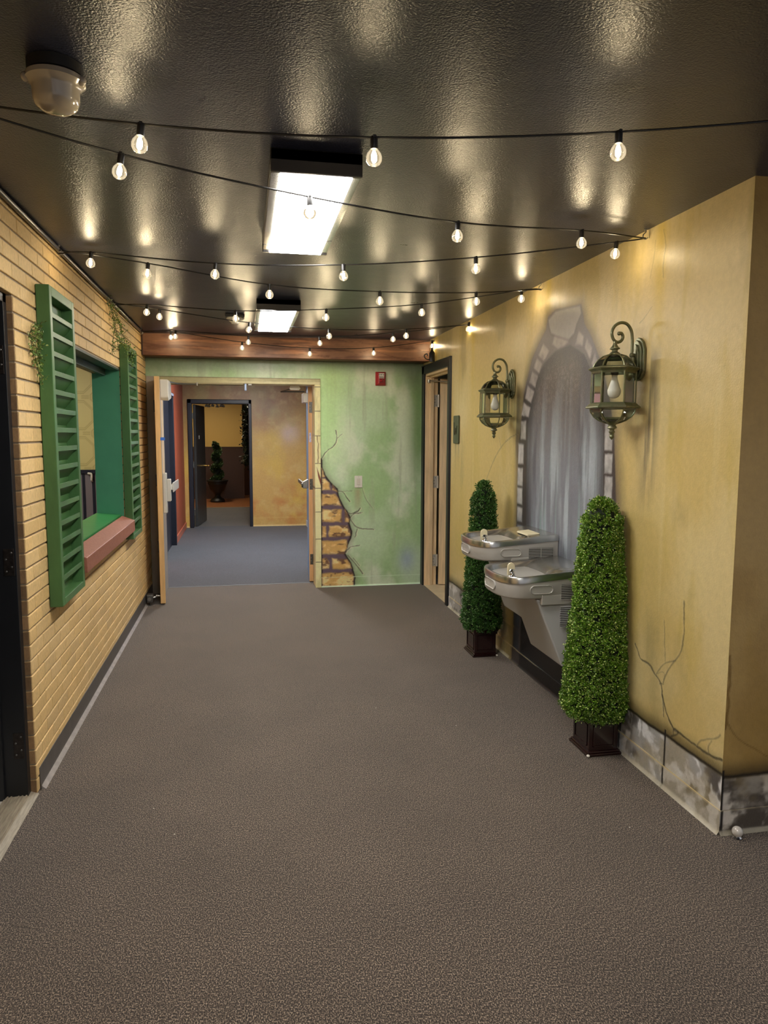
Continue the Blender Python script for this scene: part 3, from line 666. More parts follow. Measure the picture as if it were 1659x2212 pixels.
# exit device on the right face of the left leaf
ex = MB().box(lx1, lx1+.035, 6.955, 7.03, .86, 1.235)
ex.box(lx1+.033, lx1+.07, 6.965, 7.04, .97, 1.18)
ed = ex.build('exit_device', M_alu, lf, bev=.008)
MB().box(lx1+.066, lx1+.088, 6.98, 7.50, 1.075, 1.125).box(lx1+.086, lx1+.096, 6.975, 7.52, 1.055, 1.145).build('push_bar', mat('white_metal_bar', (232, 232, 228), .3, .2), lf, bev=.006)
MB().box(lx1, lx1+.018, 6.985, 7.01, 1.23, 1.98).build('vertical_rod', mat('ivory_metal_rod', (232, 216, 196), .35, .1), lf)
MB().prism([(6.94, 2.09), (7.22, 2.09), (7.22, 1.93), (6.99, 1.90), (6.955, 1.93)], 'x', lx1, lx1+.075).build('door_closer', M_white, lf, bev=.008)
cl = MB().tube([(lx1+.05, 7.05, 2.085), (lx1+.12, 7.3, 2.08), (lx1+.30, 7.44, 2.085)], .006, 8).tube([(lx1+.30, 7.44, 2.07), (lx1+.30, 7.44, 2.10)], .011, 8)
cl.build('closer_arm', M_metal, lf, smooth=True)
p = at(353, 948, 'y', 6.93)
MB().box(lx1-.006, lx1+.035, 6.926, 6.933, p[2]-.014, p[2]+.014).build('masking_tape', mat('blue_tape', (60, 110, 200), .6), lf)
# right leaf: opened away into the next room; its hinge edge faces us
rx0, rx1, ry = .667, .712, YG+.262
rl = MB().hexa([(rx0+.002, ry, .012), (rx1, ry, .012), (rx1+.05, ry+.76, .012), (rx0+.052, ry+.76, .012)], [(rx0+.002, ry, 2.096), (rx1, ry, 2.096), (rx1+.05, ry+.76, 2.096), (rx0+.052, ry+.76, 2.096)]).build('door_leaf', M_oedge, d2, bev=.002); lab(rl, 'leaf with light blue face opened into the next room')
MB().hexa([(rx0, ry+.004, .015), (rx0+.0025, ry+.004, .015), (rx0+.0525, ry+.756, .015), (rx0+.0495, ry+.756, .015)], [(rx0, ry+.004, 2.09), (rx0+.0025, ry+.004, 2.09), (rx0+.0525, ry+.756, 2.09), (rx0+.0495, ry+.756, 2.09)]).build('blue_face', mat('light_blue_paint', (120, 158, 205), .45), rl)
for py in (880, 1046, 1208):
    z = at(675, py, 'y', ry)[2]
    h = MB().box(rx0+.012, rx1+.012, ry-.003, ry, z-.057, z+.057).build('hinge', M_dmetal, rl, bev=.001)
    q = MB()
    for a, b in ((.045, .04), (.022, .016), (.022, -.016), (.045, -.04)): q.lathe([(.0045, 0), (.003, -.002)], (rx0+a, ry-.003, z+b), 8, 'y')
    q.build('screw', M_metal, h)
pz = at(674, 945, 'y', ry)[2]
MB().prism([(rx0+.013, pz-.05), (rx0+.031, pz-.05), (rx0+.034, pz-.04), (rx0+.031, pz+.05), (rx0+.013, pz+.05), (rx0+.01, pz-.04)], 'y', ry-.0015, ry).build('sticker', mat('blue_white_sticker', (150, 155, 215), .4, col2=(236, 236, 246), vs=60.), rl)
MB().box(rx0-.045, rx0+.012, ry+.02, ry+.26, 1.93, 2.03).build('door_closer', M_white, rl, bev=.004)
MB().tube([(rx0-.03, ry+.06, 2.045), (rx0-.28, ry+.02, 2.04), (rx0-.17, ry-.08, 2.066), (rx0-.1, ry-.12, 2.066)], .007, 8).build('closer_arm', M_dmetal, rl, smooth=True)
MB().prism([(rx0-.19, 2.09), (rx0-.10, 2.09), (rx0-.085, 2.065), (rx0-.10, 2.05), (rx0-.19, 2.05), (rx0-.20, 2.065)], 'y', ry-.14, ry-.10).build('arm_bracket', M_white, rl, bev=.003)
zz = at(660, 1046, 'y', ry+.05)[2]
MB().hexa([(rx0-.055, ry+.05, zz-.045), (rx0, ry+.05, zz-.045), (rx0, ry+.1, zz-.045), (rx0-.055, ry+.1, zz-.045)], [(rx0-.055, ry+.05, zz+.025), (rx0, ry+.05, zz+.055), (rx0, ry+.1, zz+.055), (rx0-.055, ry+.1, zz+.025)]).box(rx0-.06, rx0-.04, ry+.06, ry+.7, zz-.02, zz+.02).build('exit_device', M_metal, rl, bev=.004)
MB().lathe([(.022, 0), (.024, .01)], (rx0-.068, ry+.06, zz-.012), 12, 'x').build('end_cap', M_blackm, rl)
# magnetic holder at the foot of the brick wall
p0 = at(322, 1290, 'y', 6.95)
hd = empty('door_holder', (XL+.03, 6.95, 0))
MB().box(XL+.012, XL+.072, 6.90, 6.98, .028, .105).build('housing', M_dmetal, hd, bev=.008)
MB().lathe([(.017, 0), (.017, .008), (.011, .014)], (XL+.04, 6.898-.012, .066), 14, 'y').build('knob', M_metal, hd, smooth=True)
MB().tube([(XL+.07, 6.94, .07), (XL+.105, 6.95, .085), (lx0-.0, 6.96, .08)], .009, 8).sphere((XL+.098, 6.945, .083), .014).build('latch', M_metal, hd, smooth=True)
MB().lathe([(.006, 0), (.009, .03)], (XL+.04, 6.935, .0), 10).build('foot', M_dmetal, hd)
tag(hd, 'small dull steel door holder at the foot of the brick wall', 'door holder')
# ------------------------------------------------------------------ right-hand doorway (maple frame, black casing)
d3 = struct(empty('door_3', (XR, 6.9, 0)))
ya, yb, zt = 6.40, 7.40, 2.305
g = MB()
g.prism([(XR-.02, ya+.01), (XR-.016, ya), (XR+.002, ya-.004), (XR+.002, ya+.085), (XR-.012, ya+.085), (XR-.02, ya+.07)], 'z', 0, zt)
g.box(XR-.014, XR+.002, ya+.06, ya+.085, 0, zt-.09)
g.box(XR-.018, XR+.002, ya, YG-.002, zt-.088, zt); g.box(XR-.024, XR+.002, ya-.004, YG-.002, zt-.012, zt)
g.box(XR-.018, XR+.002, yb-.03, YG-.002, 0, zt)
g.build('door_casing', M_black, d3, bev=.003)
g = MB().box(XR, XR+.13, yb-.045, yb-.02, 0, 2.22).box(XR, XR+.13, ya+.085, ya+.11, 0, 2.22).box(XR, XR+.13, ya+.08, yb-.02, 2.195, 2.22)
g.box(XR+.045, XR+.085, yb-.062, yb-.045, 0, 2.2).box(XR+.045, XR+.085, ya+.08, yb-.02, 2.18, 2.2)
g.build('door_frame', M_maple, d3, bev=.002)
ly = yb-.075
lf3 = MB().hexa([(XR+.150, ly, .012), (XR+1.0, ly-.22, .012), (XR+1.0, ly-.18, .012), (XR+.155, ly+.045, .012)], [(XR+.150, ly, 2.17), (XR+1.0, ly-.22, 2.17), (XR+1.0, ly-.18, 2.17), (XR+.155, ly+.045, 2.17)]).build('door_leaf', M_maple, d3, bev=.002)
for py in (866, 1041, 1210):
    z = at(945, py, 'y', yb-.05)[2]
    h = MB().box(XR+.088, XR+.130, yb-.050, yb-.045, z-.062, z+.062).tube([(XR+.136, yb-.056, z-.064), (XR+.136, yb-.056, z+.064)], .009, 10).build('hinge', mat('bright_hinge_steel', (196, 192, 182), .35, .3), d3, smooth=True)
    q = MB()
    for a, b in ((.112, .045), (.098, .016), (.098, -.016), (.112, -.045)): q.lathe([(.004, 0), (.003, -.0015)], (XR+a, yb-.050, z+b), 8, 'y')
    q.build('screw', M_blackm, h)
MB().tube([(XR+.03, yb-.06, 2.15), (XR+.26, yb-.30, 2.12)], .006, 8).lathe([(.016, 0), (.016, .03)], (XR+.03, yb-.06, 2.13), 12).build('closer_arm', M_metal, d3, smooth=True)
struct(MB().box(XR+.0, XR+1.6, ya+.1, yb-.04, -.04, .005).build('floor', mat('cream_tile', (208, 190, 158), .4, var=.1)))
struct(MB().box(XR+1.5, XR+1.6, 5.5, 8.5, 0, 2.6).box(XR+.14, XR+1.6, ya-.6, ya-.5, 0, 2.6).box(XR+.14, XR+1.6, yb+.5, yb+.6, 0, 2.6).build('wall_washroom', mat('beige_room_paint', (150, 136, 112), .7)))
struct(MB().box(XR+.14, XR+1.6, 5.8, 8.0, 2.5, 2.6).build('ceiling', mroom))
# black bracket with a curl sitting on the casing corner
bk = MB().lathe([(.028, 0), (.028, .085), (.018, .1), (.010, .115), (.012, .125), (.002, .14)], (XR-.035, 6.98, zt+.002), 14)
bk.tube(cat([(XR-.06, 6.98, zt+.02), (XR-.10, 6.975, zt+.03), (XR-.115, 6.97, zt+.06), (XR-.09, 6.97, zt+.075), (XR-.08, 6.97, zt+.055)]), .006, 8)
tag(bk.build('ornament_hook', M_blackm, smooth=True), 'small black metal ornament with a curl on the corner of the right door casing', 'hook')
# ------------------------------------------------------------------ next room
def far_col(U, V):
    return np.clip(far_col0(U, V)*np.array([1.16, 1.12, 1.08]), 0, .9)
def far_col0(U, V):
    C = np.ones(U.shape+(3,))*np.array(lin((186, 152, 88)))
    n = fbm(U*1.8, V*1.6, 401); mixc(C, lin((198, 168, 78)), sst(.45, .7, n)*.8)
    mixc(C, lin((156, 118, 78)), sst(1.5, 2.1, V+(fbm(U*2, V*2, 3)-.5)*.6)*.9)
    n = fbm(U*2.4+3, V*2.4, 409); mixc(C, lin((176, 116, 60)), sst(.45, .68, n)*sst(1.1, .3, V)*.9)
    mixc(C, lin((196, 176, 164)), np.exp(-((U-.78)/.16)**2-((V-1.62)/.17)**2)*.9); mixc(C, lin((120, 78, 74)), np.exp(-((U-.42)/.14)**2-((V-2.05)/.15)**2)*.6)
    n = fbm(U*7, V*7, 419, 6); mixc(C, lin((204, 182, 124)), sst(.45, .8, n)*.4); mixc(C, lin((134, 98, 70)), sst(-.6, -1., U)*sst(1., 1.6, V)*.5)
    mixc(C, lin((168, 156, 100)), sst(.45, .8, fbm(U*3, V*2, 431))*sst(1.1, 1.6, V)*.6)
    mixc(C, lin((206, 182, 118)), (1-sst(0, .01, abs(V-.15)))*.5); mixc(C, lin((226, 206, 150)), sst(.03, .015, V)*.8)
    return C
FXP = lambda u, v: (u, 0*u+YF, v)
DX0, DX1, DZ2 = -.93, .132, 2.175
struct(paint_mesh('wall_far', M_paint, [(FXP, DX1, 1.3, 0, 2.6, .012, far_col), (FXP, -1.1, DX1, DZ2, 2.6, .012, far_col), (FXP, -1.1, DX0, 0, DZ2, .012, far_col)],
    MB().box(DX1, 1.3, YF+.001, YF+.12, 0, 2.6).box(-1.1, DX1, YF+.001, YF+.12, DZ2, 2.6).box(-1.1, DX0, YF+.001, YF+.12, 0, 2.6), lin((150, 120, 80))))
M_terra = mat('terracotta_paint', (168, 84, 58), .5, var=.1)
struct(MB().box(-1.12, -1.0, YG+.24, 9.35, 0, 2.6).box(-1.12, -1.0, 10.75, YF, 0, 2.6).box(-1.12, -1.0, 9.35, 10.75, 2.17, 2.6).build('wall_left', M_terra))
g = MB().box(-1.1, -.975, 9.35, 9.43, 0, 2.17).box(-1.1, -.975, 10.67, 10.75, 0, 2.17).box(-1.1, -.975, 9.35, 10.75, 2.1, 2.17)
g.box(-1.12, -1.04, 9.43, 10.67, 0, 2.1)
d4 = struct(empty('door_4', (-1.0, 10, 0))); g.build('door_frame', mat('navy_black_paint', (30, 34, 46), .35), d4, bev=.004)
MB().box(-1.06, -.955, 9.5, 10.6, 2.115, 2.15).build('door_closer', mat('pale_blue_grey_metal', (160, 170, 195), .35, .3), d4, bev=.004)
struct(MB().box(-1.0, -.985, YG+.26, 9.35, 0, .1).box(-1.0, -.985, 10.75, YF, 0, .1).build('baseboard_left', mat('terracotta_skirting', (190, 110, 86), .4)))
struct(MB().box(1.06, 1.2, YG+.24, YF, 0, 2.6).build('wall_right', mat('sky_blue_paint', (138, 172, 212), .5, var=.08)))
struct(MB().box(1.045, 1.06, YG+.3, YF, 0, .1).build('baseboard_right', mat('pale_blue_skirting', (206, 220, 236), .4)))
# far black door frame + leaf
d5 = struct(empty('door_5', (-.4, YF, 0)))
g = MB(); y0, y1 = YF-.022, YF+.14
g.box(DX0, DX0+.07, y0, y1, 0, DZ2).box(DX1-.055, DX1, y0, y1, 0, DZ2).box(DX0, DX1, y0, y1, DZ2-.075, DZ2)
g.build('door_frame', mat('navy_black_frame', (28, 31, 42), .38), d5, bev=.01)
l5 = MB().hexa([(-.845, YF+.13, .01), (-.805, YF+.125, .01), (-.70, YF+1.0, .01), (-.745, YF+1.0, .01)], [(-.845, YF+.13, 2.09), (-.805, YF+.125, 2.09), (-.70, YF+1.0, 2.09), (-.745, YF+1.0, 2.09)]).build('door_leaf', mat('charcoal_door_paint', (62, 62, 60), .3), d5, bev=.003)
MB().hexa([(-.732, YF+.80, 1.17), (-.725, YF+.80, 1.17), (-.712, YF+.9, 1.17), (-.72, YF+.9, 1.17)], [(-.732, YF+.80, 1.80), (-.725, YF+.80, 1.80), (-.712, YF+.9, 1.80), (-.72, YF+.9, 1.80)]).build('vision_panel', M_blackm, l5)
MB().tube(cat([(-.72, YF+.93, 1.02), (-.65, YF+.93, 1.02), (-.64, YF+.88, 1.02), (-.64, YF+.82, 1.025)]), .012, 10).lathe([(.03, -.725), (.03, -.70)], (0, YF+.93, 1.02), 16, 'x').build('door_handle', mat('brass', (214, 176, 96), .25, 1.), l5, smooth=True)
pz = at(429, 944, 'y', YF+.45); MB().box(-.788, -.765, YF+.40, YF+.47, pz[2]-.035, pz[2]+.03).build('notice', M_white, l5)
for z in (.25, 1.07, 1.9): MB().box(-.862, -.845, YF+.10, YF+.135, z-.05, z+.05).build('hinge', M_dmetal, l5)
# room beyond: wainscot, yellow wall
YR = 18.3; zw = at(500, 965, 'y', YR)[2]
struct(MB().box(-2.2, at(524, 965, 'y', YR)[0], YR, YR+.1, 0, 2.6).build('wall_far', mat('warm_yellow_paint', (208, 172, 98), .6)))
xr = at(528, 1060, 'y', YR)[0]
g = MB().box(-2.2, xr, YR-.015, YR-.001, .0, zw)
x = -2.2
while x < xr-.04: g.box(x, x+.045, YR-.022, YR-.014, .0, zw-.03); x += .055
g.box(-2.2, xr, YR-.03, YR, zw-.03, zw)
struct(g.build('trim_6', mat('dark_brown_beadboard', (66, 42, 32), .5)))
YQ = 19.3
struct(MB().box(xr-.3, 1.5, YQ, YQ+.1, 0, 2.6).build('wall_far', mat('dim_brown_wall', (82, 56, 44), .6)))
struct(MB().box(-2.3, -2.2, 12.8, YR, 0, 2.6).build('wall_left', mat('yellow_side_wall', (196, 166, 100), .6)))
struct(MB().box(1.5, 1.6, 12.8, YQ, 0, 2.6).build('wall_right', mat('brown_side_wall', (110, 84, 60), .6)))
# ================================================================== shutters
def make_shutter(y0, y1, z0, z1, label):
    r = empty('window_shutter', (XL, (y0+y1)/2, z0))
    xb, xf, st = XL+.002, XL+.062, .042
    MB().box(xb, xf, y0, y0+st, z0, z1).box(xb, xf, y1-st, y1, z0, z1).box(xb, xf, y0+st, y1-st, z1-.045, z1).box(xb, xf, y0+st, y1-st, z0, z0+.035).build('frame', M_green, r, bev=.003)
    MB().box(xb, xb+.006, y0+st, y1-st, z0+.035, z1-.045).build('backing', M_green, r)
    n = 16; p = (z1-.045-z0-.035)/n; m = MB()
    for k in range(n):
        z = z0+.035+p*k
        pr = [(xf-.003, z-.006), (xf-.003, z+.018), (xf-.011, z+.018), (xf-.014, z+.006), (xb+.006, z-.048), (xb+.006, z-.058), (xf-.014, z-.006)]
        if k == 0: continue
        m.prism(pr, 'y', y0+st, y1-st)
    m.build('louvers', M_green, r, bev=.0012)
    tag(r, label, 'shutter', 'green window shutters'); return r
sh = make_shutter(3.642, 4.137, .768, 2.28, 'green louvered wooden shutter nearest the camera, left of the serving window')
s2 = copy_tree(sh); s2.location.y += 2.279; s2['label'] = 'green louvered wooden shutter at the far side of the serving window'
# ================================================================== foliage
def leaf_mat(name, rough=.4):
    m, nt, b, nd, lk = newmat(name)
    a = nd.new('ShaderNodeAttribute'); a.attribute_name = 'Col'; lk.new(a.outputs['Color'], b.inputs['Base Color'])
    b.inputs['Roughness'].default_value = rough; b.inputs['Specular IOR Level'].default_value = .6
    return m
M_leaf = leaf_mat('glossy_leaf', .42)
def leaves(name, P, Dn, Sz, Cc, parent, wid=.62, material=None):
    """P positions, Dn directions, Sz lengths, Cc colours: one folded leaf each"""
    n = len(P); Dn = Dn/np.linalg.norm(Dn, axis=1, keepdims=True)
    rnd = RNG.normal(size=(n, 3)); sd = np.cross(Dn, rnd); sd /= np.linalg.norm(sd, axis=1, keepdims=True); up = np.cross(sd, Dn)
    s = Sz[:, None]; V = np.empty((n, 6, 3))
    V[:, 0] = P; V[:, 1] = P+Dn*s*.35+sd*s*wid*.5+up*s*.12; V[:, 2] = P+Dn*s*.75+sd*s*wid*.42+up*s*.12; V[:, 3] = P+Dn*s
    V[:, 4] = P+Dn*s*.75-sd*s*wid*.42+up*s*.12; V[:, 5] = P+Dn*s*.35-sd*s*wid*.5+up*s*.12
    i = np.arange(n)[:, None]*6
    Fq = np.concatenate([i+np.array([[0, 1, 2, 3]]), i+np.array([[0, 3, 4, 5]])], 0)
    me = bpy.data.meshes.new(name); me.vertices.add(n*6); me.vertices.foreach_set('co', V.reshape(-1).astype('f4'))
    me.loops.add(Fq.size); me.loops.foreach_set('vertex_index', Fq.ravel().astype('i4')); me.polygons.add(len(Fq)); me.polygons.foreach_set('loop_start', (np.arange(len(Fq))*4).astype('i4'))
    me.update(calc_edges=True)
    A = me.color_attributes.new('Col', 'FLOAT_COLOR', 'POINT'); CC = np.ones((n, 6, 4)); CC[:, :, :3] = Cc[:, None, :]; A.data.foreach_set('color', CC.ravel().astype('f4'))
    me.materials.append(material or M_leaf); o = bpy.data.objects.new(name, me); COL.objects.link(o)
    if parent: o.parent = parent; o.matrix_parent_inverse = Matrix.Translation(-parent.location)
    return o
M_planter = mat('dark_mahogany', (34, 12, 12), .22, var=.3, vs=6., stretch=(3, 3, 1), coat=.4)
def topiary(cx, cy, z0, z1, rb, rt, label, n, cols, pb, seed):
    """pb: planter base x0,x1,y0,y1"""
    x0, x1, y0, y1 = pb; r = empty('potted_topiary', ((x0+x1)/2, (y0+y1)/2, 0))
    pl = empty('planter', (0, 0, 0))
    i = .016
    bd = MB(); bd.box(x0+i, x1-i, y0+i, y1-i, .02, .195).box(x0+i-.008, x1-i+.008, y0+i-.008, y1-i+.008, .165, .19).box(x0+.004, x1-.004, y0+.004, y1-.004, .185, .205)
    body = bd.build('planter_box', M_planter, r, bev=.002); bpy.data.objects.remove(pl)
    MB().box(x0, x1, y0, y1, .0, .016).box(x0+.006, x1-.006, y0+.006, y1-.006, .014, .026).build('plinth', M_planter, r, bev=.005)
    w = x1-x0; m = MB(); e = .036; t = .006
    for (a0, a1, kind) in ((x0+e, x1-e, 'f'), (y0+e, y1-e, 's')):
        for q in range(4):
            za, zb = (.045, .052) if q == 0 else ((.15, .157) if q == 1 else (.045, .157))
            b0, b1 = (a0, a1) if q < 2 else ((a0, a0+t) if q == 2 else (a1-t, a1))
            if kind == 'f': m.box(b0, b1, y0+i-.004, y0+i+.001, za, zb)
            else: m.box(x0+i-.004, x0+i+.001, b0, b1, za, zb)
    m.build('panel_moulding', M_planter, body, bev=.0015)
    rg = np.random.RandomState(seed)
    def rad(t): return np.where(t < .06, rb*(.88+2*t), rb*(1-(t-.06)/.94)+rt*(t-.06)/.94)*np.sqrt(np.clip(1-np.clip((t-.90)/.105, 0, 1)**2, .04, 1))
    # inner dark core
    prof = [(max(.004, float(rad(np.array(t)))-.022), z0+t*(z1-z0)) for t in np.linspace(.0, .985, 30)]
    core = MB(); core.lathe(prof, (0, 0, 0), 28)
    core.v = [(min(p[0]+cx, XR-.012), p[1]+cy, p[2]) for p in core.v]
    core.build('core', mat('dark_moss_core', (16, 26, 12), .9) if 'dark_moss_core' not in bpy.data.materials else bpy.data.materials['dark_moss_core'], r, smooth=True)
    # sprig tips: leaves grow in little rosettes
    ns = n//9; t = rg.rand(ns*3); keep = rg.rand(ns*3) < rad(t)/rb; t = t[keep][:ns]; ns = len(t)
    ft = rg.rand(ns) < .045; t = np.where(ft, .97+.03*rg.rand(ns), t)
    a = rg.rand(ns)*2*PI; R = rad(t); bmp = (fbm(a*3.2, t*16, seed)-.5)*.03
    rr = R-.004+bmp+rg.normal(size=ns)*.006; rr = np.where(t > .94, rr*np.sqrt(rg.rand(ns)), rr)
    ctr = np.stack([cx+rr*np.cos(a), cy+rr*np.sin(a), z0+t*(z1-z0)+bmp*.5+np.where(t > .94, rg.rand(ns)*.018, 0)], 1)
    nrm = np.stack([np.cos(a), np.sin(a), np.where(t > .9, 1.2, .25)], 1)
    K = 9; P = np.repeat(ctr, K, 0)+rg.normal(size=(ns*K, 3))*.005; D = np.repeat(nrm, K, 0)*.75+rg.normal(size=(ns*K, 3))*.75
    S = rg.uniform(.0065, .0115, ns*K); P[:, 0] = np.minimum(P[:, 0], XR-.014); D[:, 0] = np.where(P[:, 0] > XR-.03, np.minimum(D[:, 0], .2), D[:, 0])
    c0, c1, c2 = [np.array(lin(c)) for c in cols]
    q = rg.rand(ns*K)[:, None]; tone = np.repeat(fbm(a*2+3, t*7, seed+3), K)[:, None]
    C = (c0*(1-q)+c1*q)*(.5+tone); hi = (rg.rand(ns*K) < .16)[:, None]; C = np.where(hi, c2, C)
    f = leaves('foliage', P, D, S, np.clip(C, 0, 1), r); f['kind'] = 'stuff'
    tag(r, label, 'topiary', 'cone topiaries beside the drinking fountains'); return r
topiary(1.735, 3.292, .185, 1.272, .163, .084, 'nearer bright green cone topiary in a dark wood box, right of the drinking fountains', 80000, ((58, 98, 18), (120, 164, 40), (206, 224, 130)), (1.650, 1.838, 3.195, 3.405), 5)
topiary(1.69, 4.965, .185, 1.25, .142, .070, 'farther dark green cone topiary in a dark wood box, behind the drinking fountains', 56000, ((34, 76, 24), (62, 112, 36), (132, 166, 96)), (1.592, 1.785, 4.853, 5.08), 9)
for (x, y) in ((1.655, 3.197), (1.772, 4.853)):
    r = [o for o in bpy.data.objects if o.name.startswith('potted_topiary') and abs(o.location.y-y) < .3][0]
    MB().sphere((x, y-.003, .010), .0085, 12, 8, .8).build('felt_pad', mat('white_felt', (228, 222, 210), .8) if 'white_felt' not in bpy.data.materials else bpy.data.materials['white_felt'], r, smooth=True)
# trailing vines
def vine(pts_list, label, n, seed, cols=((70, 104, 40), (120, 150, 70), (168, 184, 110)), thick=.0016, spread=.02, lsz=(.010, .018), name='trailing_vine', group='vines on the brick wall'):
    r0 = pts_list[0][0]; r = empty(name, tuple(r0)); rg = np.random.RandomState(seed); st = MB(); PP = []; DD = []
    for pts in pts_list:
        c = cat(pts, 8); st.tube(c, thick, 5)
        m = n//len(pts_list)
        for k in range(m):
            f = rg.rand()*(len(c)-1.01); i = int(f); p = c[i].lerp(c[i+1], f-i); d = rg.normal(size=3)*[.8, 1, .9]+np.array([.5, 0, -.3])
            if rg.rand() < .3:
                e = p+Vector(d.tolist()).normalized()*spread*1.6; st.tube([p, p.lerp(e, .6)+Vector((0, 0, .003)), e], thick*.6, 4); p = e
            PP.append(np.array(p)+rg.normal(size=3)*spread*.45*np.array([.6, 1, 1])); DD.append(d)
    st.build('stem', mat('vine_stem', (74, 82, 40), .6) if 'vine_stem' not in bpy.data.materials else bpy.data.materials['vine_stem'], r)
    PP = np.array(PP); q = rg.rand(len(PP))[:, None]; c0, c1, c2 = [np.array(lin(c)) for c in cols]; C = c0*(1-q)+c1*q; C = np.where(rg.rand(len(PP))[:, None] < .2, c2, C)
    PP[:, 0] = np.maximum(PP[:, 0], XL+.004) if name == 'trailing_vine' else PP[:, 0]
    f = leaves('foliage', PP, np.array(DD), rg.uniform(lsz[0], lsz[1], len(PP)), C, r, .55); f['kind'] = 'stuff'
    return tag(r, label, 'vine', group)
X1 = XL+.02
vA = lambda *pp: [tuple(at(px, py, 'x', X1)) for px, py in pp]
vine([vA((88, 700), (72, 706), (64, 722), (72, 745), (70, 762)), vA((80, 712), (76, 740), (84, 775), (86, 800), (92, 832)), vA((86, 705), (88, 740), (80, 770), (84, 812)), vA((84, 708), (68, 740), (76, 768), (80, 790))],
     'short green vine hanging beside the left edge of the nearer shutter', 330, 21, spread=.016)
X1 = XL+.03
vine([vA((232, 640), (240, 665), (247, 690), (252, 725), (256, 752)), vA((240, 655), (254, 690), (262, 715), (270, 738)), vA((238, 660), (246, 700), (244, 735), (243, 765))],
     'long green vine hanging from the conduit over the farther shutter', 330, 22, spread=.026)
X1 = XL+.075
vr = [o for o in bpy.data.objects if o.name == 'trailing_vine.001'][0]
rg = np.random.RandomState(5); PP = []; DD = []; stm = MB()
for pts in (vA((252, 722), (262, 738), (278, 745), (292, 768)), vA((256, 735), (268, 742), (285, 765), (284, 792)), vA((262, 736), (276, 755), (280, 780))):
    c = cat(pts, 6); stm.tube(c, .0016, 5)
    for k in range(60): p = c[rg.randint(len(c))]; PP.append(np.array(p)+rg.normal(size=3)*.013); DD.append(rg.normal(size=3)+[.5, 0, -.2])
PP = np.array(PP); PP[:, 0] = np.maximum(PP[:, 0], XL+.066); q = rg.rand(len(PP))[:, None]
lf2 = leaves('foliage', PP, np.array(DD), rg.uniform(.012, .02, len(PP)), np.array(lin((70, 104, 40)))*(1-q)+np.array(lin((140, 164, 84)))*q, vr, .55); lf2['kind'] = 'stuff'
stm.build('stem', bpy.data.materials['vine_stem'], vr)
